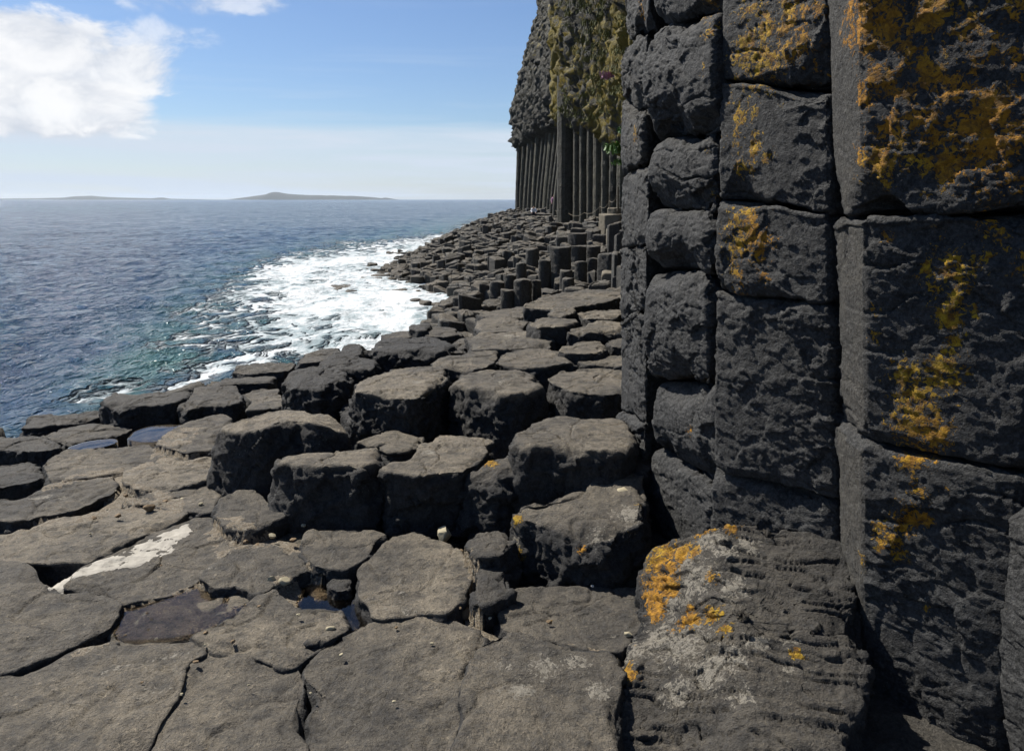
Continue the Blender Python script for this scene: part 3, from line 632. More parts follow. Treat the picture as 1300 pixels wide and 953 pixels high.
# ------------------------------------------------------------------ the near wall: leaning columns of stacked blocks
def wall_column(label, corners, joints, zr, seed, group=None, rb=.045, bulge=.02, rough=1., blob=(), vis=None, sp=.0065, white=(), tan=.35, amp=1., light=0, wavy=.022):
    """corners: (px at py0, px at py864, Y) for the visible ones, (X, Y) for hidden ones; joints: list of z or (z at first visible corner, z at last)"""
    bot, tp = [], []
    vis_xy = []
    for c in corners:
        if len(c) == 3:
            a = PY(c[0], 0, c[2]); b = PY(c[1], 864, c[2]); k0 = (a[0]-b[0])/(a[2]-b[2])
            bot.append((b[0]-k0*(b[2]-0), c[2])); tp.append((b[0]-k0*(b[2]-2), c[2])); vis_xy.append(len(bot)-1)
        else: bot.append((c[0], c[1])); tp.append((c[0]-.12, c[1]))
    bot = np.array(bot); tp = np.array(tp)
    root = empty('basalt_column', (bot[:, 0].mean(), bot[:, 1].mean(), joints[-1][0] if isinstance(joints[-1], tuple) else joints[-1]))
    tag(root, label, 'column', group)
    fy = bot[vis_xy[0]]; ly = bot[vis_xy[-1]]; ax = (ly-fy); axn = ax@ax
    J = [(j, j) if not isinstance(j, tuple) else j for j in joints]
    for s in range(len(J)-1):
        (ta, tb), (ba, bb) = J[s], J[s+1]
        ins = RNG.uniform(-.008, .012); shift = RNG.normal(size=2)*.008*amp
        O = resample(np.c_[bot, tp], sp, .022, .05, lambda P: ((P[:, :2]-fy)@np.array([-ax[1], ax[0]])/math.sqrt(axn)) > .10)
        # ensure anticlockwise
        a = np.sum(O[:, 0]*np.roll(O[:, 1], -1)-np.roll(O[:, 0], -1)*O[:, 1])
        if a < 0: O = O[::-1]
        n = len(O); T = np.roll(O, -1, 0)-np.roll(O, 1, 0); N = np.stack([T[:, 1], -T[:, 0]], 1); N /= np.linalg.norm(N, axis=1)[:, None]
        for _ in range(4): N = N+np.roll(N, 1, 0)+np.roll(N, -1, 0); N /= np.linalg.norm(N, axis=1)[:, None]
        par = np.clip(((O[:, :2]-fy)@ax)/axn, -.2, 1.2)
        zt = ta+(tb-ta)*par; zb = ba+(bb-ba)*par
        zt = zt+wavy*fbm(np.c_[O[:, :2], np.full(n, s*3.)], 4, 3, seed)-.006; zb = zb+wavy*fbm(np.c_[O[:, :2], np.full(n, s*3.+3)], 4, 3, seed)+.006
        rings = []; H = float(np.mean(zt-zb)); kv = max(6, int(H/sp)); r = min(rb*RNG.uniform(.8, 1.3), H*.35)
        def at(zz, inset):
            f = (zz/2.0)[:, None]; P = O[:, :2]*(1-f)+O[:, 2:4]*f+shift; return np.c_[P-N*inset[:, None], zz]
        cen = at((zt+zb)/2, np.zeros(n)).mean(0)
        one = np.ones(n)
        for kk in np.linspace(.2, .95, 5):
            p = at(zt, one*r); c2 = p.mean(0); rings.append(c2+(p-c2)*kk)
        for a_ in np.linspace(0, math.pi/2, max(4, int(r*1.5/sp))): rings.append(at(zt-r*(1-math.cos(a_)), one*r*(1-math.sin(a_))))
        for s_ in np.linspace(0, 1, kv+1)[1:]:
            rings.append(at(zt-r-(zt-zb-2*r)*s_, one*(-bulge*math.sin(math.pi*s_)+ins)))
        for a_ in np.linspace(0, math.pi/2, max(4, int(r*1.5/sp)))[1:]: rings.append(at(zb+r*(1-math.sin(a_)), one*(ins+r*(1-math.cos(a_)))))
        p = at(zb, one*r); c3 = p.mean(0)
        for kk in (.95, .5): rings.append(c3+(p-c3)*kk)
        V = np.vstack([[rings[0].mean(0)]]+rings+[[c3]]); q = grid_quads(len(rings), n, 1); j = np.arange(n); m = 1+n*len(rings)
        t = np.vstack([np.stack([np.zeros(n, int), 1+j, 1+(j+1) % n], 1), np.stack([np.full(n, m), m-n+(j+1) % n, m-n+j], 1)])
        rg = np.random.default_rng(seed*31+s)
        for _ in range(9):                                    # knocked-off corners
            e = rg.integers(len(O)); up = rg.choice([-1, 1]); ang = rg.uniform(.3, 1.)*up
            a2 = math.atan2(N[e, 1], N[e, 0])+rg.normal()*.4; nv = np.array([math.cos(a2)*math.cos(ang), math.sin(a2)*math.cos(ang), math.sin(ang)])
            E = at(zt if up > 0 else zb, np.zeros(n))[e]; sd = V@nv-(E@nv-rg.uniform(.4, 1.3)*rb); near = np.exp(-(np.linalg.norm(V-E, axis=1)/.16)**4)
            mm = sd > 0; V[mm] -= nv*(sd[mm]*near[mm])[:, None]
        Nn = normals(V, q, t)
        Vs = V*np.array([1, 1, 1.7]); wp = .05*np.c_[fbm(V, 7, 2, 5), fbm(V, 7, 2, 6), fbm(V, 7, 2, 7)]
        f1, e1, _r = worley(V+wp, 5, seed+s, .75); f2, e2, _r = worley(Vs+wp, 12, seed+9, .8); f3, e3, _r = worley(Vs+wp*.5, 30, seed+19, .8)
        d = rough*(.016*f1+.0085*f2+.0042*f3+.012*fbm(Vs, 5, 3, seed)+.006*fbm(Vs, 24, 4, 3, .6)-.006*np.exp(-(e2/.10)**2)*sstep(-.1, .3, fbm(V, 4, 2, 9)))
        # rough horizontal ledges and cracks
        u = V[:, 2]*7+fbm(V, 2.2, 3, seed+50)*1.6; fr = u-np.floor(u)
        d += rough*sstep(.0, .35, fbm(V, 2.6, 2, seed+51))*(.014*(fr-.5)-.014*np.exp(-((fr-.02)/.05)**2))
        calm = .45+.75*sstep(-.25, .3, fbm(V, 1.9, 2, seed+70)); d = d*calm
        V = V+Nn*d[:, None]
        col = np.zeros((len(V), 4), F32)
        col[:, 0] = .72*blobs(V, blob) if len(blob) else 0; col[:, 1] = blobs(V, white) if len(white) else 0
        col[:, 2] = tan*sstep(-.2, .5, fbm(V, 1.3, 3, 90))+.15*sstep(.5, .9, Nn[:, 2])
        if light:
            lf = sstep(-.90, -.97, Nn[:, 0]); V -= Nn*(d*lf*.7)[:, None]; col[:, 2] = np.maximum(col[:, 2], light*lf)  # sunward left face lightened in the colour, as if brighter lit
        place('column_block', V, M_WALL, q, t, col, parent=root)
    return root
def zy(py, Yv): return PY(0, py, Yv)[2]
def wb(L, Yf, k=1.6): return [tuple(PY(a, b, Yf(a)))+(r/1000*Yf(a)*1.05*k,) for a, b, r in L]
YD = lambda px: 2.5-(px-1092)/(1275-1092)*.3
YC = lambda px: 3.15-(px-897)/(1052-897)*.4
YB = lambda px: 3.7-(px-815)/(97)*.5
D_OR = [(1290,60,16),(1150,60,12),(1210,60,14),(1160,30,14),(1290,230,14),(1100,60,14),(1130,230,9),(1290,300,16),(1250,310,10),(1230,390,9),(1290,340,12),(1175,340,8),(1215,430,8),(1120,300,6),(1105,390,6),(1200,620,8),(1120,690,9),(1150,740,6),(1180,770,6),(1230,470,8),(1095,12,26),(1130,30,24),(1180,12,30),(1225,35,26),(1285,15,22),(1255,150,34),(1270,185,28),(1240,185,22),(1215,165,18),(1265,205,16),(1195,205,22),(1150,195,18),(1115,205,20),(1125,170,14),(1180,180,14),
        (1185,95,16),(1150,120,12),(1092,122,12),(1210,345,16),(1188,370,10),(1215,385,13),(1205,405,12),(1260,290,18),(1290,325,16),(1155,475,15),(1190,470,19),(1205,485,12),(1150,500,12),(1155,545,18),(1185,555,16),(1170,575,12),
        (1155,640,12),(1170,655,9),(1135,685,9),(1120,670,8),(1180,600,7),(1085,712,8),(1165,500,16),(1180,520,16),(1195,500,14),(1145,485,13),(1165,525,14),(1150,560,14),(1195,550,11),(1160,590,12),(1150,660,13),(1175,625,9),(1140,700,8),(1230,370,10),(1240,330,12),(1190,310,10),(1120,100,14),(1210,110,16),(1240,90,14),(1100,200,14),(1110,430,6),(1255,240,12),(1170,150,14),(1140,150,9)]
C_OR = [(1010,50,16),(1030,90,12),(960,40,16),(990,110,10),(920,100,12),(950,180,10),(930,240,9),(990,30,14),(945,275,12),(965,300,12),(925,370,6),(970,200,7),(960,75,26),(935,65,20),(985,75,16),(930,145,14),(925,175,13),(935,210,12),(940,15,16),(1000,12,20),(1040,8,12),(940,300,22),(925,330,13),(955,320,12),(935,350,12),(965,350,7),(915,225,6)]
B_OR = [(893,12,11),(906,40,9),(905,85,8),(906,250,5),(900,190,5),(878,548,5),(895,8,10)]
A_OR = [(800,10,10),(812,170,7),(815,20,6)]
wall_column('tall wide basalt column with big orange lichen patches filling the right edge of the view',
    [(1048,1074,2.74),(1090,1096,2.50),(1345,1276,2.16),(1.95,2.25),(2.0,2.8),(1.5,3.0)],
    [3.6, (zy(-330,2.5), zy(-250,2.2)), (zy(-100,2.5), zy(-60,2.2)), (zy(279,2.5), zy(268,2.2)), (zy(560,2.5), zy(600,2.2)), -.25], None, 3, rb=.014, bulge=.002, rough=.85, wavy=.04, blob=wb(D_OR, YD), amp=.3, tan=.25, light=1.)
wall_column('dark jointed column with small orange lichen patches, left neighbour of the wide lichened column',
    [(915,897,3.18),(1046,1066,2.76),(1.45,2.85),(1.5,3.3),(1.1,3.5)],
    [3.7, (zy(-300,3.15), zy(-320,2.75)), (zy(-60,3.15), zy(-90,2.75)), (zy(100,3.15), zy(118,2.75)), (zy(252,3.15), zy(272,2.75)), (zy(372,3.15), zy(388,2.75)), (zy(596,3.15), zy(640,2.75)), -.1], None, 5, rb=.013, bulge=.004, rough=.85, wavy=.034, blob=wb(C_OR, YC), tan=.25)
wall_column('column of rounded grey blocks stacked like loaves, sunlit on its left side',
    [(824,822,3.72),(908,900,3.20),(1.25,3.35),(1.3,3.9),(.95,4.05)],
    [3.8, (zy(-280,3.7), zy(-300,3.2)), (zy(-100,3.7), zy(-130,3.2)), (zy(30,3.7), zy(20,3.2)), (zy(178,3.7), zy(168,3.2)), (zy(266,3.7), zy(266,3.2)), (zy(344,3.7), zy(350,3.2)), (zy(484,3.7), zy(492,3.2)), (zy(574,3.7), zy(618,3.2)), -.2], None, 8,
    rb=.042, bulge=.018, wavy=.035, blob=wb(B_OR, YB), tan=.0, amp=1.8, rough=1.1)
wall_column('narrow brownish column at the left end of the near wall, split by many cracks',
    [(792,786,4.32),(822,822,3.82),(1.1,4.1),(1.15,4.6),(.85,4.75)],
    [3.9, zy(-330,4.1), zy(-120,4.1), (zy(52,4.3), zy(40,3.8)), (zy(128,4.3), zy(146,3.8)), (zy(222,4.3), zy(208,3.8)), (zy(318,4.3), zy(306,3.8)), (zy(408,4.3), zy(392,3.8)), (zy(520,4.3), zy(540,3.8)), -.1], None, 11,
    rb=.016, bulge=.004, wavy=.05, blob=wb(A_OR, lambda a: 4.0), tan=.85, amp=1.5)
wall_column('short broken-off column in shade at the lower right corner of the view',
    [(1275,1272,2.14),(1420,1420,1.75),(1.9,1.9),(1.85,2.2)],
    [(zy(640,2.14), zy(470,1.8)), -.2], None, 14, rb=.05, bulge=.02, tan=.3)

# ------------------------------------------------------------------ the causeway of broken columns beyond the platform
SHX = np.array([(8, -4.2), (10, -1.6), (12, -2.4), (20, -2.7), (28, -2.8), (32, -2.4), (34, -3.2), (37, -5.2), (41, -6.8), (46, -7.5), (55, -7.9), (75, -8.0), (100, -7.2), (150, -5.4), (240, -2.6), (300, 1.)])
CLX = np.array([(8, 2.6), (20, 3.9), (30, 5.0), (40, 6.3), (50, 6.6), (60, 5.4), (75, 4.2), (100, .9), (130, 4.), (300, 20.)])
xs = lambda Yv: np.interp(Yv, SHX[:, 0], SHX[:, 1])
xc = lambda Yv: np.interp(Yv, CLX[:, 0], CLX[:, 1])
def HF(Xv, Yv):
    t = np.clip((Xv-xs(Yv))/(xc(Yv)-xs(Yv)), -.6, 1.5)
    top = np.interp(Yv, [10, 20, 30, 50, 75, 100, 200, 300], [-.5, -.3, .1, .25, .35, .4, -.2, -2.6])
    ex = np.interp(Yv, [22, 36], [.45, .85])
    h = np.where(t > 0, -2.62+(top+2.62)*np.abs(t)**ex, -2.62+1.6*t)
    return np.where(Yv < 12, h-.4, h)
def clip(poly, n, d):
    out = []
    for i in range(len(poly)):
        a, b = poly[i], poly[(i+1) % len(poly)]; da = a[0]*n[0]+a[1]*n[1]-d; db = b[0]*n[0]+b[1]*n[1]-d
        if da <= 0: out.append(a)
        if da*db < 0: s = da/(da-db); out.append((a[0]+(b[0]-a[0])*s, a[1]+(b[1]-a[1])*s))
    return out
def cells(sp, x0, x1, y0, y1, jit, rot):
    pts = []; ny_ = int((y1-y0)/(sp*.866))+1; nx_ = int((x1-x0)/sp)+1; rg = np.random.default_rng(5)
    g = np.array([[x0+(i+.5*(j % 2))*sp, y0+j*sp*.866] for j in range(ny_) for i in range(nx_)]); g += rg.normal(size=g.shape)*sp*jit
    idx = {(i, j): j*nx_+i for j in range(ny_) for i in range(nx_)}
    res = []
    for j in range(ny_):
        for i in range(nx_):
            c = g[idx[i, j]]
            if not (xs(c[1])-1.6 < c[0] < xc(c[1])+1.2): continue
            poly = [(c[0]+sp*1.2*math.cos(a), c[1]+sp*1.2*math.sin(a)) for a in np.linspace(0, 2*math.pi, 9)[:-1]]
            for dj in (-2, -1, 0, 1, 2):
                for di in (-2, -1, 0, 1, 2):
                    k = idx.get((i+di, j+dj))
                    if k is None or (di == 0 and dj == 0): continue
                    n = g[k]-c; m = (g[k]+c)/2; poly = clip(poly, n, n@m)
                    if len(poly) < 3: break
            if len(poly) >= 4: res.append((c, poly))
    return res
def low_prism(c, poly, z, zb, rg, detail):
    P = np.array(poly); P = c+(P-c)*rg.uniform(.90, .985)+rg.normal(size=P.shape)*.03
    L = []
    for i in range(len(P)):
        a, b = P[i], P[(i+1) % len(P)]; l = np.linalg.norm(b-a)
        if l < .05: continue
        L.append(a+(b-a)*.12); 
        if detail: L.append((a+b)/2+rg.normal(size=2)*.012)
        L.append(a+(b-a)*.88)
    P = np.array(L); n = len(P); tx, ty = rg.normal(size=2)*.13
    zt = z+tx*(P[:, 0]-c[0])+ty*(P[:, 1]-c[1]); b = rg.uniform(.02, .05)
    def ring(s, dz, j): 
        Q = c+(P-c)*s; return np.c_[Q, zt+dz+rg.normal(size=n)*j]
    rings = [ring(.5, .015, .012), ring(.82, .0, .012), ring(.94, -b*.4, .01), ring(1., -b*1.2, .008)]
    if detail: rings += [ring(1.01, -.14, .01), ring(.98, -.3, .01)]
    low = ring(1.03, 0, 0); low[:, 2] = zb; rings.append(low)
    V = np.vstack([[c[0], c[1], z+.02], *[r for r in rings]]); q = grid_quads(len(rings), n, 1); j = np.arange(n)
    t = np.stack([np.zeros(n, int), 1+j, 1+(j+1) % n], 1); top = np.r_[1, np.ones(3*n), np.zeros((len(rings)-3)*n)]
    if detail: V += .02*np.c_[fbm(V, 3, 2, 1), fbm(V, 3, 2, 2), .6*fbm(V, 3, 2, 3)]
    return V, q, t, top
SKYL = np.array([(400, 400), (480, 402), (560, 396), (600, 397), (660, 388), (690, 375), (790, 367), (900, 360)])
C = cells(.60, -12, 9, 10.6, 118, .25, 0); rg = np.random.default_rng(21)
T_ = []
for c, poly in C:
    h = float(HF(c[0], c[1])); pn = float(noise(np.array([[c[0]*.35, c[1]*.35, 0.]]), 3)[0])
    z = h+pn*.5+rg.normal()*.16+(rg.random() < .05)*.22
    near = sstep(0, .6, (c[0]-xs(c[1]))/6)
    z = h+(z-h)*(.6+.4*near)
    if rg.random() < .05: z -= .35
    if 18 < c[1] < 45 and c[0] > 1.2: z += rg.choice([0, .0, .35, .6, -.3])*min(1, (c[0]-1.2)/1.5)
    T_.append([c, poly, z])
# the tall clustered stumps in front of the cliff foot, measured one by one
BLK = [(653,674,355,22,'stump'),(674,687,356,22.3,''),(684,699,330,25,''),(699,724,313,26,''),(711,726,343,23.5,''),(714,729,353,22.6,''),(730,745,332,25.2,''),(745,760,328,26,''),(724,744,312,28.5,''),
       (722,744,296,31,''),(745,762,312,29,''),(668,684,316,31,''),(655,668,334,28,''),(640,655,349,25,''),(622,640,357,24,''),(760,776,330,25,''),(636,652,368,22,'')]
bpos = []
for a, b, py, Yv, _ in BLK:
    p = PY((a+b)/2, py, Yv); r = (b-a)/1000*Yv*.56; bpos.append((p, r))
def keep(c): return all(np.hypot(c[0]-p[0], c[1]-p[1]) > r+.22 for p, r in bpos)
T_ = [t for t in T_ if keep(t[0])]
for t in T_:                                           # nothing may stand in front of the measured ones
    for p, r in bpos:
        if 0 < p[1]-t[0][1] < 5 and abs(t[0][0]/t[0][1]-p[0]/p[1]) < .03:
            t[2] = min(t[2], 1.6-(1.6-p[2])*t[0][1]/p[1]-.35-.25*min(2., (p[1]-t[0][1])))
for t in T_:                                           # nor in front of the two walkers
    u_ = 650+1000*t[0][0]/(t[0][1]*CP); 
    if 666 < u_ < 716 and 50 < t[0][1] < 79: t[2] = min(t[2], 1.6-.0215*t[0][1])
cand = []
for k, (c, poly, z) in enumerate(T_):
    px, py = PIX(np.array([[c[0], c[1], z]])); px, py = float(px[0]), float(py[0])
    if px < 786 and py < np.interp(px, SKYL[:, 0], SKYL[:, 1])-1 and z > -2.75: cand.append((c[1]+(0 if z > -2.5 else 10), k))
cand.sort(); ind = set(k for _, k in cand[:300-len(BLK)-8])
sV, sQ, sT, sC = [], [], [], []; off = 0
for k, (c, poly, z) in enumerate(T_):
    V, q, t, top = low_prism(c, poly, z, z-1.3, rg, k in ind)
    wet = float(sstep(-1.3, -2.5, z)); col = np.zeros((len(V), 4), F32)
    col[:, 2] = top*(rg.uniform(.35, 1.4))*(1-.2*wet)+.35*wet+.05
    col[:, 1] = .38*(rg.random() < .05)*top
    if k in ind:
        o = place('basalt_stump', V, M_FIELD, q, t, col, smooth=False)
        tag(o, 'small broken column stump among the crowded stumps of the shore beyond the platform', 'stump', 'small broken stumps covering the shore')
    else:
        sV.append(V); sQ.append(q+off); sT.append(t+off); sC.append(col); off += len(V)
C2 = cells(1.3, -9, 9, 118, 262, .2, 0)
for c, poly in C2:
    z = float(HF(c[0], c[1]))+rg.normal()*.2
    V, q, t, top = low_prism(c, poly, z, z-2, rg, False); col = np.zeros((len(V), 4), F32); col[:, 2] = top*.5+.1
    sV.append(V); sQ.append(q+off); sT.append(t+off); sC.append(col); off += len(V)
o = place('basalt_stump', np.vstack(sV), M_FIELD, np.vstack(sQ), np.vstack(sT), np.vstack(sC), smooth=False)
tag(o, 'mass of small broken stumps along the farther shore', 'stumps', kind='stuff')
def block(px0, px1, py, Yv, zb, label, seed, group=None, name='basalt_stump', cat='stump', mat=None, tan=.45, n=6, rot=.3, ratio=1., sp=.05, chips=8):
    p = PY((px0+px1)/2, py, Yv); r = (px1-px0)/1000*Yv*.6
    O = np.array([[p[0]+r*math.cos(rot+i*2*math.pi/n), p[1]+r*ratio*math.sin(rot+i*2*math.pi/n), p[2]+.03*math.cos(i*2.+seed)] for i in range(n)])
    V, q, t, top = stump(O, zb, sp, .02, .02, .55, chips, seed, 1.)
    col = np.zeros((len(V), 4), F32); col[:, 2] = tan*top+.12
    return tag(place(name, V, mat or M_FIELD, q, t, col), label, cat, group)
BL = {0: 'tallish stump with a broad lit face at the left of the cluster below the cliff', 3: 'tall stump with a large black front, biggest of the cluster below the cliff', 6: 'upright slender stump right of the black-fronted one below the cliff',
      9: 'stump topped by a lit cap at the foot of the pale broad cliff column', 2: 'smooth grey standing stump just left of the black-fronted one', 7: 'rightmost tall stump of the cluster, beside the leaning dark rock'}
for k, (a, b, py, Yv, _) in enumerate(BLK):
    block(a, b, py, Yv, -2.2, BL.get(k, 'stump of middle height in the cluster standing below the cliff foot'), 400+k, 'tall stumps clustered below the cliff foot', rot=.3+.1*(k % 3))
block(762, 790, 345, 20.5, -1.6, 'flat tan rock ledge by the wall at the top of the sloping rock sheet', 431, name='basalt_slab', cat='slab', mat=M_CONC, n=4, rot=.6, ratio=1.2)
block(760, 790, 322, 24.5, -1.6, 'dark leaning rock wedge between the tall cluster and the wall', 432, name='boulder', cat='boulder', tan=.1)
block(768, 797, 290, 32, -1.2, 'pale concrete landing block of the footpath below the cliff', 433, name='path_block', cat='block', mat=M_CONC, n=4, rot=.75, ratio=1.)
block(779, 797, 316, 27, -1.5, 'upright pale concrete face of the footpath steps', 434, name='path_step', cat='step', mat=M_CONC, n=4, rot=.8, ratio=.6)
block(764, 800, 272, 34.5, -1., 'sandy rocky mound carrying the wooden post at the path', 435, name='boulder', cat='boulder', mat=M_CONC, tan=.8, n=7)
block(772, 792, 264, 36, -1., 'tan boulder behind the wooden post on the footpath', 436, name='boulder', cat='boulder', mat=M_CONC, tan=.8, n=6)
block(742, 770, 282, 40, -1., 'pile of dark rock at the foot of the recessed cliff columns', 437, name='boulder', cat='boulder', tan=.3, n=7)
block(663, 712, 271.5, 78.5, -1., 'low rock shelf under the feet of the two walkers', 438, name='basalt_slab', cat='slab', tan=.3, n=7, ratio=.5, sp=.1)

# boulders lying awash in the surf
for k, (px, py, r) in enumerate([(438,366,.7),(452,361,.6),(470,357,.7),(424,370,.5),(484,352,.6),(462,366,.4),(505,372,.4),(498,360,.5),(446,373,.35),(540,388,.3),(556,393,.3),(527,384,.25)]):
    p = PZ(px, py, SEA); a = rg.uniform(0, 6)
    O = np.array([[p[0]+r*math.cos(a+i*1.05)*rg.uniform(.8, 1.2), p[1]+r*1.3*math.sin(a+i*1.05)*rg.uniform(.8, 1.2), SEA+rg.uniform(.08, .22)] for i in range(6)])
    V, q, t, top = stump(O, SEA-.8, .06, .08, .1, 1.3, 8, 500+k); col = np.zeros((len(V), 4), F32); col[:, 2] = .8
    tag(place('boulder', V, M_FIELD, q, t, col), 'low brownish rock awash in the surf off the shore', 'boulder', 'low rocks awash in the surf')

# ------------------------------------------------------------------ far cliff
def far_column(px, pyt, pyb, Yv, w, label, group, curve=0., lean=0., seed=0):
    b = PY(px, pyb, Yv); t_ = PY(px+lean, pyt, Yv); r = w/1000*Yv*.66; z0 = b[2]-.8; z1 = t_[2]+2.6; n = 6; k = 26
    a0 = .35+.3*math.sin(seed*2.7); zz = np.linspace(0, 1, k); rings = []
    cor = []
    for i in range(n):
        for s in (-.42, -.18, .18, .42): cor.append(a0+(i+s*.5)*2*math.pi/n)
    cor = np.array(cor)
    rad = r*math.cos(math.pi/6)/np.cos(((cor-a0+math.pi/6) % (math.pi/3))-math.pi/6)
    rad = np.minimum(rad, r*.97)
    for s in zz:
        cx = b[0]+(t_[0]-b[0])*s+curve*math.sin(s*math.pi*.5)**2; cy = b[1]+curve*.5*s*s
        joint = 1-.05*abs(math.sin(s*k*.9+seed)); rings.append(np.c_[cx+rad*joint*np.cos(cor), cy+rad*joint*np.sin(cor), np.full(len(cor), z0+(z1-z0)*s)])
    V = np.vstack([[[b[0], b[1], z0]], *rings, [[rings[-1][:, 0].mean(), rings[-1][:, 1].mean(), z1]]]); m = len(cor)
    q = grid_quads(k, m, 1)[:, ::-1]; j = np.arange(m); L = len(V)-1
    t = np.vstack([np.stack([np.zeros(m, int), 1+(j+1) % m, 1+j], 1), np.stack([np.full(m, L), L-m+j, L-m+(j+1) % m], 1)])
    V[:, :2] += .03*np.c_[fbm(V*np.array([1, 1, 1.5]), 1.5, 3, seed), fbm(V*np.array([1, 1, 1.5]), 1.5, 3, seed+5)]
    col = np.zeros((len(V), 4), F32); col[:, 2] = .45+.5*((seed*37 % 10)/10); col[:, 3] = .5*sstep(.6, 1, (V[:, 2]-z0)/(z1-z0))
    return tag(place('basalt_column', V, M_CLIFF, q, t, col, smooth=False), label, 'column', group)
LB1 = 'slender curving column in the far group at the left end of the cliff'
G1 = 'slender curving columns at the left end of the cliff'
for k, px in enumerate([657.5,661.5,667,671.5,678,682,686,692,696,699.5,705]):
    far_column(px, 193-(px-656)*.75, 268+(px-656)*.12, np.interp(px, [657, 705], [99, 76]), (6.6,5.6,7.4,5.4,8.2,5.6,5.4,7.6,5.2,5.2,7.6)[k], LB1, G1, curve=.1+.8*((px-656)/50), lean=1.5+3*math.sin(k*2.3)**2, seed=k)
far_column(718, 150, 296, 53, 19, 'broad pale column face standing out in the middle of the far cliff', None, seed=30)
far_column(732, 165, 287, 51, 8, 'narrow shaded column next to the broad pale column of the far cliff', None, seed=31)
far_column(740, 160, 285, 50, 8.5, 'narrow column with a lit left edge, second from the broad pale column', None, seed=32)
far_column(749.5, 165, 284, 49, 8.5, 'narrow dark column in the recess of the far cliff, third from the broad pale column', None, seed=33)
far_column(759, 170, 281, 47.5, 11, 'smooth grey column with a bright left edge at the right of the recess', None, seed=34)
far_column(769, 190, 276, 46, 11, 'greenish column between the recess and the wooden post', None, seed=35)
far_column(779, 200, 272, 44.3, 11, 'brown-streaked column behind the wooden post', None, seed=36)
far_column(790, 200, 270, 42.5, 13, 'last column of the far cliff before the near wall hides it', None, seed=37)
def cliff(name, path, zlo, ztop, back, seed, overh, label, cols):
    P = np.array(path, float); L = np.r_[0, np.cumsum(np.linalg.norm(np.diff(P[:, :2], axis=0), axis=1))]
    ds = .12; s = np.arange(0, L[-1], ds); B = np.stack([np.interp(s, L, P[:, a]) for a in range(3)], 1)   # x, y, z of the columns' tops
    T = np.gradient(B[:, :2], axis=0)
    for _ in range(6): T[1:-1] = (T[:-2]+T[1:-1]*2+T[2:])/4
    N = np.stack([T[:, 1], -T[:, 0]], 1); N /= np.linalg.norm(N, axis=1)[:, None]
    z = np.arange(zlo, ztop, .30); S_, Z_ = np.meshgrid(s, z); nb = len(s)
    bx = np.tile(B, (len(z), 1, 1)); nn = np.tile(N, (len(z), 1, 1))
    bx[..., 2] += (2.3*fbm(np.stack([S_*.9, S_*0, S_*0], -1).reshape(-1, 3), .9, 4, seed+2)).reshape(S_.shape)
    above = sstep(-.25, .35, Z_-bx[..., 2]); q0 = np.stack([S_*.5, np.zeros_like(S_), Z_*.13], -1).reshape(-1, 3)
    o_ = overh*above-back*np.clip((Z_-13)/12, 0, 1)**1.2*above
    q1 = np.stack([S_*.9, np.zeros_like(S_), Z_*.35], -1).reshape(-1, 3)
    big = fbm(q0, 1.1, 4, seed).reshape(S_.shape); f1, e1, _a = worley(q1, 1.1, seed, .9); f2, e2, _a = worley(q1*np.array([1, 1, 1.3]), 3.1, seed+3, .9)
    fx, ex, _a = worley(q1*np.array([1, 1, .6]), 7.5, seed+4, .9)
    o_ = o_+above*((.8*big)+.34*f1.reshape(S_.shape)+.34*f2.reshape(S_.shape)+.24*fx.reshape(S_.shape))+(1-above)*(.15*big-.8+.34*np.sqrt(np.abs(np.sin(math.pi*S_/.72)))+.05*np.sin(9*Z_+7*np.floor(S_/.72)))
    V = np.stack([bx[..., 0]+nn[..., 0]*o_, bx[..., 1]+nn[..., 1]*o_, Z_], -1)
    V[..., 2] += .25*above*fbm(q1, 2, 3, seed+9).reshape(S_.shape)
    capd = V[-1].copy(); capd[:, 0] += 25; capd[:, 2] += 3; low = capd.copy(); low[:, 2] = zlo
    V = np.vstack([V.reshape(-1, 3), capd, low]); nr = len(z)+2
    i = np.arange(nr-1)[:, None]*nb; j = np.arange(nb-1)[None]
    q = np.stack([i+j, i+j+1, i+nb+j+1, i+nb+j], -1).reshape(-1, 4)
    col = np.zeros((len(V), 4), F32); ab = np.r_[above.ravel(), np.ones(2*nb)]
    patch = sstep(-.25, .35, fbm(V*np.array([1, .5, .5]), .25, 3, seed+4))
    hi = sstep(11, 21, V[:, 2]+3*fbm(V, .2, 2, 5)); col[:, 2] = ab*(cols[0]+cols[1]*patch+cols[4]*hi)+.06; col[:, 3] = ab*(cols[2]+cols[3]*patch+.2*hi)
    o = place(name, V, M_CLIFF, q, None, col, smooth=True); o['kind'] = 'structure'; return V.reshape(-1, 3), V[:nb*len(z)].reshape(len(z), nb, 3), N
# far dark mass, then the nearer lichen-covered mass, then the rock joining it to the near wall
p = [PY(px, py, Yv) for px, py, Yv in [(657, 190, 101), (668, 183, 94), (690, 168, 84), (706, 158, 76), (716, 150, 70)]]
cliff('cliff', [(14, 118, 8)]+[(a[0]+.9, a[1]+.3, a[2]) for a in p]+[(8, 66, 6.5)], -3, 26, 3.2, 3, 1.3, None, (.0, .05, -.1, .25, .22))
p = [PY(px, py, Yv) for px, py, Yv in [(712, 158, 55.5), (722, 152, 53.2), (735, 165, 51.2), (755, 168, 48.5), (772, 178, 46), (792, 185, 42)]]
_, GR, GN = cliff('cliff', [(9, 66, 5.6)]+[(a[0]+.55, a[1]+.3, a[2]) for a in p]+[(7.2, 36, 5), (5.6, 24, 4), (3.8, 14, 3.5), (2.3, 7.5, 3.5), (1.6, 4.9, 3.5)], -3, 22, 2.0, 7, 1.1, None, (.1, .35, .25, .75, .3))

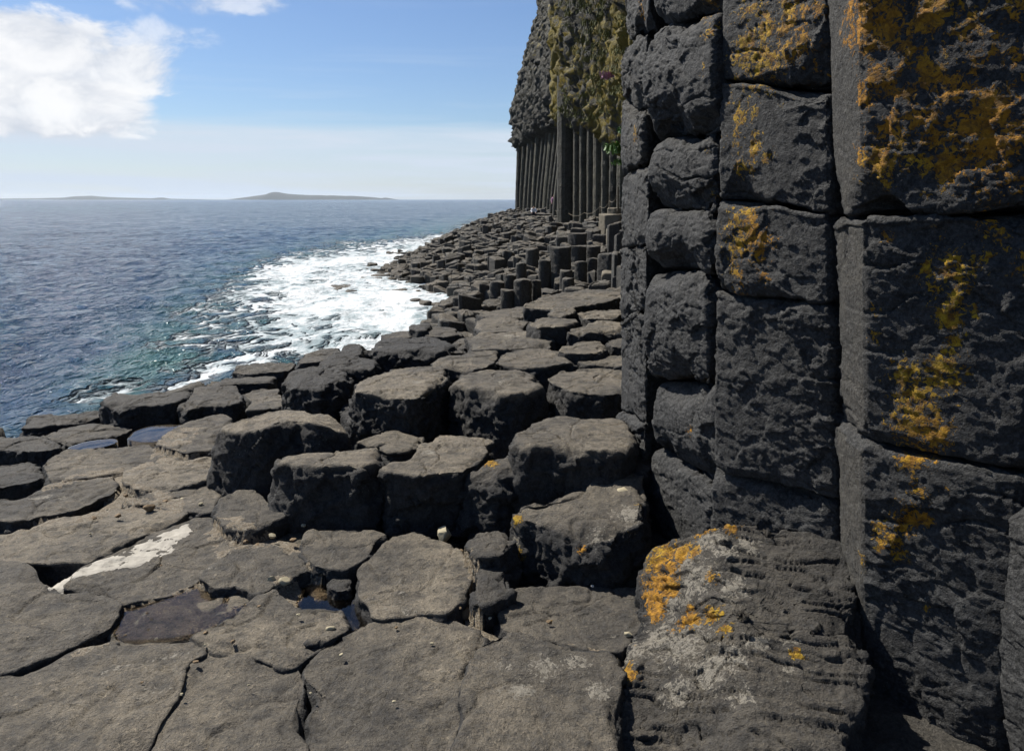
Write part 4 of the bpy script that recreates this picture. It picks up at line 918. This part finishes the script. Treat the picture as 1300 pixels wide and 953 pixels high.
# grass, thrift and fern on the ledges
def blades(P, n, h, spread, rg, lean=.5, w=.012):
    V, T = [], []
    for k in range(n):
        a = rg.uniform(0, 6.28); d = np.array([math.cos(a), math.sin(a), 0])*rg.uniform(.1, lean); b = P+np.array([rg.normal()*spread, rg.normal()*spread, rg.normal()*spread*.3])
        s = np.array([-math.sin(a), math.cos(a), 0])*w; hh = h*rg.uniform(.6, 1.2); i = len(V)
        V += [b-s, b+s, b+d*hh*.5+s*.8+np.array([0, 0, hh*.6]), b+d*hh*.5-s*.8+np.array([0, 0, hh*.6]), b+d*hh+np.array([0, 0, hh*.75])]
        T += [(i, i+1, i+2), (i, i+2, i+3), (i+3, i+2, i+4)]
    return V, T
gV, gT = [], []; ng = GR.shape[1]
for _ in range(4200):
    zi = rg.integers(30, GR.shape[0]-1); si = rg.integers(0, ng)
    P0 = GR[zi, si]; px, py = PIX(P0[None]); px = float(px[0]); py = float(py[0])
    if not (712 < px < 800 and -30 < py < 165): continue
    if noise(P0[None]*np.array([.5, .5, .4]), 9)[0] < -.05: continue
    v_, t_ = blades(P0+np.array([-.05, -.05, 0]), 26, .28, .16, rg, 1., .02)
    i = len(gV); gV += v_; gT += [tuple(x+i for x in tt) for tt in t_]
if gV: tag(place('grass', np.array(gV), M_TUFT, None, gT, smooth=False), 'olive grass and cushion plants growing on the ledges of the far cliff', 'grass', kind='stuff')
def plant(px, py, Yv, label, mat, n, h, spread, w, name, cat):
    P0 = PY(px, py, Yv); v_, t_ = blades(P0, n, h, spread, rg, 1.1, w)
    tag(place(name, np.array(v_), mat, None, t_, smooth=False), label, cat)
plant(783, 192, 38, 'bright green fern in the cleft of the cliff beside the near wall', M_LEAF, 120, .45, .22, .05, 'fern', 'fern')
plant(790, 168, 38, 'small bright green fern higher up in the same cleft of the cliff', M_LEAF, 60, .3, .12, .05, 'fern', 'fern')
plant(786, 208, 38, 'low green plant under the fern in the cliff cleft', M_LEAF, 60, .25, .16, .04, 'fern', 'fern')
plant(772, 98, 42, 'patch of pink thrift flowers on the lichen-covered cliff', M_PINK, 120, .25, .2, .04, 'thrift', 'flowers')


# ------------------------------------------------------------------ posts and rail on the footpath
def tube(P, r, n=8, caps=True):
    P = np.array(P, float); r = np.broadcast_to(r, (len(P),)); V = []; d = np.gradient(P, axis=0)
    for k in range(len(P)):
        w = d[k]/np.linalg.norm(d[k]); a = np.cross(w, [0, 0, 1.] if abs(w[2]) < .9 else [1., 0, 0]); a /= np.linalg.norm(a); b = np.cross(w, a)
        V += [P[k]+r[k]*(a*math.cos(x)+b*math.sin(x)) for x in np.linspace(0, 2*math.pi, n, endpoint=False)]
    V = np.array(V+[P[0], P[-1]]); q = grid_quads(len(P), n)[:, ::-1]; j = np.arange(n); m = len(V)-2
    t = np.vstack([np.stack([np.full(n, m), (j+1) % n, j], 1), np.stack([np.full(n, m+1), m-n+j, m-n+(j+1) % n], 1)])
    return V, q, t
for px, pt, pb, Yv, lab, r in [(784.5, 237, 264, 33.5, 'tall weathered wooden post on the sandy mound of the footpath', .045), (774, 247, 268, 36, 'thin shorter post left of the tall wooden post', .03), (762, 256, 273, 38, 'lowest thin post at the lower end of the footpath rail', .03)]:
    a, b = PY(px, pb+4, Yv), PY(px, pt, Yv); V, q, t = tube([a, a+(b-a)*.5, b-(b-a)*.03, b], [r, r, r*.95, r*.7], 10)
    tag(place('wooden_post', V, M_WOOD, q, t, smooth=False), lab, 'post', 'wooden posts of the footpath')
pts = [PY(a, b, c) for a, b, c in [(705, 267, 60), (722, 271, 52), (742, 270, 46), (762, 262, 38), (774, 255, 36), (784, 246, 33.5)]]
pp = []
for a, b in zip(pts[:-1], pts[1:]):
    for s in np.linspace(0, 1, 8, endpoint=False): pp.append(a+(b-a)*s-np.array([0, 0, .18*4*s*(1-s)]))
V, q, t = tube(pp+[pts[-1]], .012, 6); tag(place('handrail_rope', V, M_WOOD, q, t), 'thin hand rope slung between the posts along the cliff foot', 'rope')

# ------------------------------------------------------------------ two walkers
def person(px, pyf, Yv, label, H, pose, top_rgb, leg_rgb, hair_rgb, face=-1):
    """joints as a skinned tree grown into one surface; clothes are children"""
    P0 = PY(px, pyf, Yv); s = H/1.7
    ft = [(-.10, 0, .03), (.12, .05, .03)]
    if pose == 'stand':
        J = dict(pel=(0, 0, .92), wai=(0, .0, 1.08), che=(0, .01, 1.30), nec=(0, 0, 1.44), hea=(0, -.02, 1.56), cro=(0, -.02, 1.66),
                 shl=(-.18, 0, 1.38), ell=(-.25, .02, 1.12), wrl=(-.22, -.12, .92), shr=(.18, 0, 1.38), elr=(.26, .04, 1.12), wrr=(.24, -.10, .90),
                 hil=(-.09, 0, .86), knl=(-.11, -.05, .48), anl=(-.10, .02, .08), tol=(-.11, -.14, .03), hir=(.09, 0, .86), knr=(.12, .02, .48), anr=(.13, .10, .08), tor=(.13, -.06, .03))
    else:
        J = dict(pel=(0, .05, .42), wai=(0, .02, .56), che=(0, -.08, .76), nec=(0, -.14, .88), hea=(0, -.20, .98), cro=(0, -.22, 1.08),
                 shl=(-.18, -.1, .83), ell=(-.25, -.2, .60), wrl=(-.18, -.40, .50), shr=(.18, -.1, .83), elr=(.26, -.2, .60), wrr=(.18, -.42, .48),
                 hil=(-.09, 0, .40), knl=(-.16, -.42, .48), anl=(-.15, -.36, .08), tol=(-.16, -.52, .03), hir=(.09, 0, .40), knr=(.16, -.44, .46), anr=(.16, -.38, .08), tor=(.17, -.54, .03))
    ed = [('pel', 'wai'), ('wai', 'che'), ('che', 'nec'), ('nec', 'hea'), ('hea', 'cro'), ('che', 'shl'), ('shl', 'ell'), ('ell', 'wrl'), ('che', 'shr'), ('shr', 'elr'), ('elr', 'wrr'),
          ('pel', 'hil'), ('hil', 'knl'), ('knl', 'anl'), ('anl', 'tol'), ('pel', 'hir'), ('hir', 'knr'), ('knr', 'anr'), ('anr', 'tor')]
    rad = dict(pel=.13, wai=.12, che=.14, nec=.055, hea=.10, cro=.075, shl=.065, ell=.045, wrl=.03, shr=.065, elr=.045, wrr=.03, hil=.085, knl=.06, anl=.042, tol=.03, hir=.085, knr=.06, anr=.042, tor=.03)
    for sd in ('l', 'r'):                                  # five fingers on each hand
        w = np.array(J['wr'+sd]); J['pa'+sd] = tuple(w+[0, -.05, -.05]); rad['pa'+sd] = .028; ed.append(('wr'+sd, 'pa'+sd))
        for f in range(5):
            x = (f-2)*.018; ln = [.05, .075, .085, .078, .06][f]; k1 = 'f%s%d' % (sd, f); J[k1] = tuple(w+[x*1.6, -.05-ln*.7, -.06-ln*.7]); rad[k1] = .009; ed.append(('pa'+sd, k1))
    def grow(edges, grow_, name, mat, parent):
        keys = []; [keys.append(k) for e in edges for k in e if k not in keys]
        me = bpy.data.meshes.new('tmp'); me.from_pydata([tuple(np.array(J[k])*s) for k in keys], [(keys.index(a), keys.index(b)) for a, b in edges], [])
        ob = bpy.data.objects.new('tmp', me); COL.objects.link(ob); md = ob.modifiers.new('s', 'SKIN'); md.use_smooth_shade = True
        for k, sv in zip(keys, me.skin_vertices[0].data): sv.radius = ((rad[k]+grow_)*s,)*2; sv.use_root = (k == keys[0])
        ob.modifiers.new('d', 'SUBSURF').levels = 1
        dg = bpy.context.evaluated_depsgraph_get(); m2 = bpy.data.meshes.new_from_object(ob.evaluated_get(dg)); m2.name = name
        bpy.data.objects.remove(ob); bpy.data.meshes.remove(me); m2.materials.clear()
        return link(name, m2, mat, parent)
    skin = simple('skin_'+pose, (.45, .28, .20), .6, 10, .1, 0)
    b = grow(ed, 0, 'person', skin, None); b.location = P0; tag(b, label, 'person')
    grow([e for e in ed if e[0] in ('pel', 'wai', 'che', 'shl', 'shr', 'ell', 'elr') and e[1] not in ('nec', 'hil', 'hir')], .018, 'jacket', simple('jacket_'+pose, top_rgb, .8, 30, .2, .2), b)
    grow([e for e in ed if e[0] in ('pel', 'hil', 'hir', 'knl', 'knr') and e[1] != 'wai'], .014, 'trousers', simple('trousers_'+pose, leg_rgb, .85, 30, .2, .2), b)
    grow([('hea', 'cro')], .012, 'hair', simple('hair_'+pose, hair_rgb, .7, 60, .3, 0), b).location = (0, .025*s, .015*s)
    return b
person(703.5, 270.5, 77.3, 'standing walker in a pinkish purple top and dark trousers against the cliff columns', 1.78, 'stand', (.5, .26, .38), (.02, .022, .04), (.25, .15, .08))
person(677.5, 276, 77.6, 'crouching walker in a white top and dark trousers, left of the standing one', 1.7, 'sit', (.75, .76, .8), (.02, .022, .035), (.04, .03, .025))

# ------------------------------------------------------------------ sea
r_ = [3.]; 
while r_[-1] < 9500: r_.append(r_[-1]*(1+.0055 if r_[-1] < 120 else 1.012))
r_ = np.array(r_); az = np.concatenate([np.arange(-178, -48, 3.), np.arange(-48, 12, .16), np.arange(12, 182, 5.)]); az = R(1)*az
Rr, Az = np.meshgrid(r_, az, indexing='ij'); X = Rr*np.sin(Az); Y = Rr*np.cos(Az); P2 = np.c_[X.ravel(), Y.ravel(), np.zeros(X.size)]
def waves(P):
    z = np.zeros(len(P)); rr = np.hypot(P[:, 0], P[:, 1])
    for wl, a, ang, sd in ((26, .16, .5, 1), (11, .11, .9, 2), (5.5, .12, .3, 3), (2.4, .085, 1.1, 4), (1.1, .045, .6, 5), (.5, .016, .9, 6)):
        c, s_ = math.cos(ang), math.sin(ang); q_ = np.c_[(P[:, 0]*c+P[:, 1]*s_)/wl*1.6, (-P[:, 0]*s_+P[:, 1]*c)/wl*.7, np.full(len(P), sd*3.3)]
        n_ = noise(q_, sd)+.4*noise(q_*2.1, sd+9); fade = sstep(wl/.008, wl/.016*.35, rr)
        z += a*(1-2*np.abs(n_)**.9)*fade*.8
    return z
Zs = waves(P2)
# surf: a dense zone hugging the rocks and thinner lace farther out, laid out on the water in metres
def seg_dist(P, poly):
    d = np.full(len(P), 1e9); poly = np.asarray(poly)
    for a, b in zip(poly[:-1], poly[1:]):
        ab = b-a; t = np.clip(((P-a)@ab)/(ab@ab), 0, 1); d = np.minimum(d, np.linalg.norm(P-(a+t[:, None]*ab), axis=1))
    return d
def inside(P, poly):
    poly = np.asarray(poly); c = np.zeros(len(P), bool)
    for a, b in zip(poly, np.roll(poly, -1, 0)):
        m = ((a[1] > P[:, 1]) != (b[1] > P[:, 1])) & (P[:, 0] < (b[0]-a[0])*(P[:, 1]-a[1])/(b[1]-a[1]+1e-12)+a[0]); c ^= m
    return c
def W2(L): return [PZ(a, b, SEA)[:2] for a, b in L]
Pxy = P2[:, :2]
dense = W2([(318,352),(360,332),(440,322),(490,312),(545,303),(585,294),(610,287),(642,272),(660,300),(700,400),(600,440),(500,470),(400,470),(352,455),(330,430),(345,405),(360,385),(320,372)])
lace = W2([(262,378),(300,340),(420,306),(480,309),(560,296),(640,271),(700,300),(700,430),(560,520),(300,520),(160,505),(215,480),(200,440),(235,420),(225,400)])
outer = W2([(120,520),(130,470),(180,430),(200,400),(240,380),(300,330),(480,295),(640,268),(720,300),(700,560),(0,600),(60,540)])
# sea distances grow fast near the horizon, so soften the borders with distance
rr = np.hypot(Pxy[:, 0], Pxy[:, 1]); soft = np.maximum(.8, rr*.05)
def field(poly, k=1.):
    sd = seg_dist(Pxy, list(poly)+[poly[0]]); sd = np.where(inside(Pxy, poly), sd, -sd); return sstep(-soft*k, soft*k, sd)
foam = np.clip(.28*field(outer, 1.5)+.385*field(lace)+.36*field(dense), 0, 1.1)
nearshore = (Pxy[:, 1] > 2) & (Pxy[:, 1] < 9) & (Pxy[:, 0] < 0)
shore_ = W2([(118,512),(150,500),(240,494),(262,478),(300,462),(350,455),(400,440),(430,428)])
foam = np.maximum(foam, .80*sstep(1.5, .2, seg_dist(Pxy, shore_))); foam[rr > 330] *= .3
murk = np.clip(.9*field(outer, 1.6), 0, 1)
Zs += -.45*Zs*np.clip(foam, 0, 1)+.20*foam*fbm(P2*np.array([1, .6, 1]), .4, 3, 77)+.03*foam*fbm(P2, 2.2, 3, 78)
V = P2.copy(); V[:, 2] = Zs; n_az = len(az)
i = np.arange(len(r_)-1)[:, None]*n_az; j = np.arange(n_az-1)[None]
q = np.stack([i+j, i+n_az+j, i+n_az+j+1, i+j+1], -1).reshape(-1, 4)[:, ::-1]
q = q.reshape(len(r_)-1, n_az-1, 4).reshape(-1, 4)
m, t, b = material('sea_water'); g = t.n('ShaderNodeNewGeometry').outputs['Position']
af = t.n('ShaderNodeAttribute', attribute_name='foam').outputs['Fac']; am = t.n('ShaderNodeAttribute', attribute_name='murk').outputs['Fac']
mp = t.n('ShaderNodeMapping'); t.put(mp.inputs[0], g); mp.inputs['Rotation'].default_value = (0, 0, -.5); mp.inputs['Scale'].default_value = (1, .55, 1)
g2 = mp.outputs[0]
wd = t.n('ShaderNodeMix', data_type='VECTOR'); wd.inputs[0].default_value = .5
nz = t.n('ShaderNodeTexNoise'); t.put(nz.inputs['Vector'], g); nz.inputs['Scale'].default_value = .7; nz.inputs['Detail'].default_value = 4
va = t.n('ShaderNodeVectorMath', operation='MULTIPLY_ADD'); t.put(va.inputs[0], nz.outputs['Color']); va.inputs[1].default_value = (1.6, 1.6, 0); t.put(va.inputs[2], g2)
def web(sc):
    v = t.n('ShaderNodeTexVoronoi', feature='DISTANCE_TO_EDGE'); t.put(v.inputs['Vector'], va.outputs[0]); v.inputs['Scale'].default_value = sc; return v.outputs['Distance']
w1 = t.rng(web(.9), 0, .22, 1, 0); w2 = t.rng(web(2.6), 0, .2, 1, 0)
nA = t.noise(g2, .35, 6, .62); nB = t.noise(g2, 2.4, 5, .65)
pat = t.math('ADD', t.math('ADD', t.math('MULTIPLY', w1, .22), t.math('MULTIPLY', w2, .09)), t.math('ADD', t.math('ADD', t.math('MULTIPLY', nA, .36), t.math('MULTIPLY', t.noise(g2, .09, 4, .6), .34)), t.math('MULTIPLY', nB, .20)))
fm = t.rng(t.math('ADD', pat, t.math('MULTIPLY', af, .60)), .885, 1.12)
fm = t.math('MULTIPLY', fm, t.rng(af, .04, .2))
deep = (.004, .026, .062, 1); murky = (.035, .095, .085, 1)
cw = t.mix(t.math('MULTIPLY', am, t.rng(t.noise(g2, .5, 4), .3, .62)), deep, murky)
# scattered whitecaps farther out
cap = t.math('MULTIPLY', t.rng(t.noise(g2, .9, 5, .7), .70, .76), .6)
fm2 = t.math('MAXIMUM', fm, cap)
foamc = t.mix(t.rng(t.math('ADD', t.math('MULTIPLY', nB, .5), t.math('MULTIPLY', nA, .5)), .38, .6), (.20, .25, .265), (.58, .60, .61))
t.put(b.inputs['Base Color'], t.mix(fm2, cw, foamc))
t.put(b.inputs['Roughness'], t.rng(fm2, 0, 1, .10, .75, False)); b.inputs['IOR'].default_value = 1.33
t.put(b.inputs['Specular IOR Level'], t.rng(fm2, 0, 1, .20, .1, False))
hh = t.math('ADD', t.math('ADD', t.math('MULTIPLY', t.noise(g2, .12, 4, .6), 2.4), t.math('MULTIPLY', t.noise(g2, .45, 5, .65), 1.3)), t.math('MULTIPLY', t.noise(g2, 1.3, 5, .62), .55))
hh = t.math('ADD', hh, t.math('MULTIPLY', t.noise(g2, 5., 4, .6), .10)); hh = t.math('MULTIPLY', hh, t.rng(fm, 0, 1, 1, .35)); hh = t.math('ADD', hh, t.math('MULTIPLY', fm, .015))
bp = t.n('ShaderNodeBump'); t.put(bp.inputs['Height'], hh); bp.inputs['Strength'].default_value = 1.; bp.inputs['Distance'].default_value = .9
t.put(b.inputs['Normal'], bp.outputs[0])
me = make_mesh('sea', V, q, None, None, True, {'foam': foam, 'murk': murk}); o = link('sea', me, m, None, (0, 0, SEA)); o['kind'] = 'structure'

# ------------------------------------------------------------------ islands on the horizon
def island(name, prof, Yv, seed):
    mt = simple('island_ground', (.045, .052, .045), .9, .01, .4, 0); x0, x1 = prof[0][0], prof[-1][0]; n = 160; k = 14
    px = np.linspace(x0, x1, n); hp = np.interp(px, [a for a, _ in prof], [b_ for _, b_ in prof]); X_ = (px-650)/1000*Yv/CP*.985
    V = []
    for r in range(k):
        s = r/(k-1); prof_s = math.sin(math.pi*s)**.7
        z = hp/1000*Yv*prof_s*(1+.12*fbm(np.c_[X_*.01, np.full(n, s*4.), np.zeros(n)], 1, 3, seed)); V.append(np.c_[X_, np.full(n, Yv-200+400*s), SEA-2+z])
    V = np.vstack(V); i = np.arange(k-1)[:, None]*n; j = np.arange(n-1)[None]; q = np.stack([i+j, i+j+1, i+n+j+1, i+n+j], -1).reshape(-1, 4)
    o = place(name, V, mt, q, None, None); o['kind'] = 'structure'
island('island', [(296,0),(312,2.5),(330,5),(345,7),(352,9.5),(360,9.5),(370,7.5),(385,6.5),(420,5.5),(450,5),(475,3.5),(488,2),(492,3),(500,1.5),(510,0)], 6500, 1)
island('island', [(-60,0),(0,1.5),(60,2),(95,3),(105,4.5),(125,5),(145,3.5),(170,2.6),(205,2),(212,3),(218,1.5),(300,0)], 7000, 2)

# ------------------------------------------------------------------ air
bpy.ops.mesh.primitive_cube_add(size=1); hz = bpy.context.object; hz.name = 'haze'; hz.data.name = 'haze'
hz.scale = (20400, 20400, 70); hz.location = (0, 0, 30-6); hz['kind'] = 'stuff'
mh = bpy.data.materials.new('air'); mh.use_nodes = True; nt = mh.node_tree; nt.nodes.clear()
oo = nt.nodes.new('ShaderNodeOutputMaterial'); pv = nt.nodes.new('ShaderNodeVolumePrincipled'); nt.links.new(pv.outputs[0], oo.inputs['Volume'])
pv.inputs['Color'].default_value = (.78, .88, 1, 1); pv.inputs['Density'].default_value = 4.5e-5; pv.inputs['Anisotropy'].default_value = .3
hz.data.materials.append(mh)

# ------------------------------------------------------------------ sky, sun, camera
SUN_AZ, SUN_EL = R(-53), R(50)        # azimuth from +Y, negative = to the left
w = bpy.data.worlds.new('World'); scene.world = w; w.use_nodes = True; t = NT(w.node_tree)
out = t.n('ShaderNodeOutputWorld'); bg = t.n('ShaderNodeBackground'); t.t.links.new(bg.outputs[0], out.inputs[0])
sky = t.n('ShaderNodeTexSky', sky_type='NISHITA', sun_disc=False, sun_elevation=SUN_EL, sun_rotation=SUN_AZ, altitude=0., air_density=1., dust_density=.3, ozone_density=2.2)
tc = t.n('ShaderNodeTexCoord').outputs['Generated']; sx = t.n('ShaderNodeSeparateXYZ'); t.put(sx.inputs[0], tc)
ax = t.math('ARCTAN2', sx.outputs[0], sx.outputs[1]); el = t.math('ARCSINE', sx.outputs[2])
cb = t.n('ShaderNodeCombineXYZ'); t.put(cb.inputs[0], ax); t.put(cb.inputs[1], el); uv = cb.outputs[0]
def cloud(cx, cz, rx, rz, sc, amp, lo, hi, seed):
    mp = t.n('ShaderNodeMapping'); t.put(mp.inputs[0], uv); mp.inputs['Location'].default_value = (seed, seed*.7, 0); mp.inputs['Scale'].default_value = (1, 1.7, 1)
    n = t.noise(mp.outputs[0], sc, 11, .63, .35)
    dx = t.math('DIVIDE', t.math('SUBTRACT', ax, cx), rx); dz = t.math('DIVIDE', t.math('SUBTRACT', el, cz), rz)
    d2 = t.math('ADD', t.math('MULTIPLY', dx, dx), t.math('MULTIPLY', dz, dz))
    return t.rng(t.math('ADD', t.math('SUBTRACT', 1., d2), t.math('MULTIPLY', t.math('SUBTRACT', n, .5), amp)), lo, hi), n
def dirs(px, py):
    d = ray(px, py); return math.atan2(d[0], d[1]), math.atan2(d[2], math.hypot(d[0], d[1]))
CC = (.30, .33, .37)   # shaded cloud, relative
def lum(k, c): return tuple(x*k for x in c)
base = t.mix(1., sky.outputs[0], (.98, 1.09, 1.30, 1), 'MULTIPLY')
# thin veil towards the horizon with two faint long streaks
veil_n = t.n('ShaderNodeMapping'); t.put(veil_n.inputs[0], uv); veil_n.inputs['Scale'].default_value = (1.5, 26, 1); veil_n.inputs['Rotation'].default_value = (0, 0, .03)
vn = t.noise(veil_n.outputs[0], 1.6, 6, .55, .3)
band = t.math('MULTIPLY', t.rng(el, .078, .093, 1, 0), t.rng(el, -.02, .03, .75, 1.))
veil = t.math('MULTIPLY', band, t.rng(vn, .36, .60, .50, .92))
veil = t.math('ADD', veil, t.math('MULTIPLY', t.rng(vn, .50, .72), t.math('MULTIPLY', t.rng(el, .07, .2, .5, .06), .8)), clamp=True)
st1 = t.math('MULTIPLY', t.math('MULTIPLY', t.rng(t.math('ABSOLUTE', t.math('SUBTRACT', el, dirs(400, 167)[1])), 0, .006, 1, 0), t.rng(vn, .3, .6, .3, 1)), .45)
veil = t.math('MAXIMUM', veil, st1)
WHITE = (8.2, 8.5, 9.0)
c = t.mix(veil, base, (8.0, 9.1, 10.5))
mix_list = []
for (px, py, rx, ry, sc, amp, lo, hi, sd) in [(45, 74, .185, .058, 9., 2.6, .25, .72, 1.3), (10, 50, .11, .040, 9., 1.6, .2, .7, 2.3), (62, 138, .115, .038, 10., 1.9, .0, .5, 4.1),
                                              (190, 45, .10, .022, 16., 3.4, .45, 1.4, 7.7), (235, 6, .09, .018, 14., 3.0, .4, 1.3, 9.2), (310, 4, .07, .016, 14., 3.0, .3, 1.2, 11.2), (120, 165, .12, .012, 18., 3.4, .5, 1.5, 3.3)]:
    a_, e_ = dirs(px, py); f, n = cloud(a_, e_, rx, ry, sc, amp, lo, hi, sd)
    shade = t.mix(t.rng(n, .35, .66), (7.6, 8.2, 9.3), (12.0, 12.1, 12.3)); k = .95 if px < 150 else .55
    c = t.mix(t.math('MULTIPLY', f, k), c, shade)
t.put(bg.inputs[0], c); bg.inputs[1].default_value = .05
sun = bpy.data.lights.new('sun', 'SUN'); sun.energy = 5.0; sun.angle = R(.53); sun.color = (1, .955, .88)
so = bpy.data.objects.new('sun', sun); COL.objects.link(so)
d = Vector((math.sin(SUN_AZ)*math.cos(SUN_EL), math.cos(SUN_AZ)*math.cos(SUN_EL), math.sin(SUN_EL))); so.rotation_euler = d.to_track_quat('Z', 'Y').to_euler(); so.location = (0, 0, 50)
cam = bpy.data.cameras.new('camera'); co = bpy.data.objects.new('camera', cam); COL.objects.link(co); scene.camera = co
co.location = (0, 0, EYE); co.rotation_euler = (math.pi/2-PITCH, 0, 0)
cam.sensor_fit = 'HORIZONTAL'; cam.sensor_width = 36; cam.lens = 36*1000/1300; cam.shift_y = -44.5/1300; cam.clip_start = .05; cam.clip_end = 40000
vs = scene.view_settings; vs.view_transform = 'Standard'; vs.look = 'None'; vs.gamma = 1; vs.exposure = .72; vs.use_curve_mapping = False
scene.cycles.max_bounces = 5; scene.cycles.diffuse_bounces = 3; scene.cycles.glossy_bounces = 3; scene.cycles.transmission_bounces = 3; scene.cycles.volume_bounces = 0
scene.cycles.use_denoising = True
scene.cycles.sample_clamp_indirect = 6
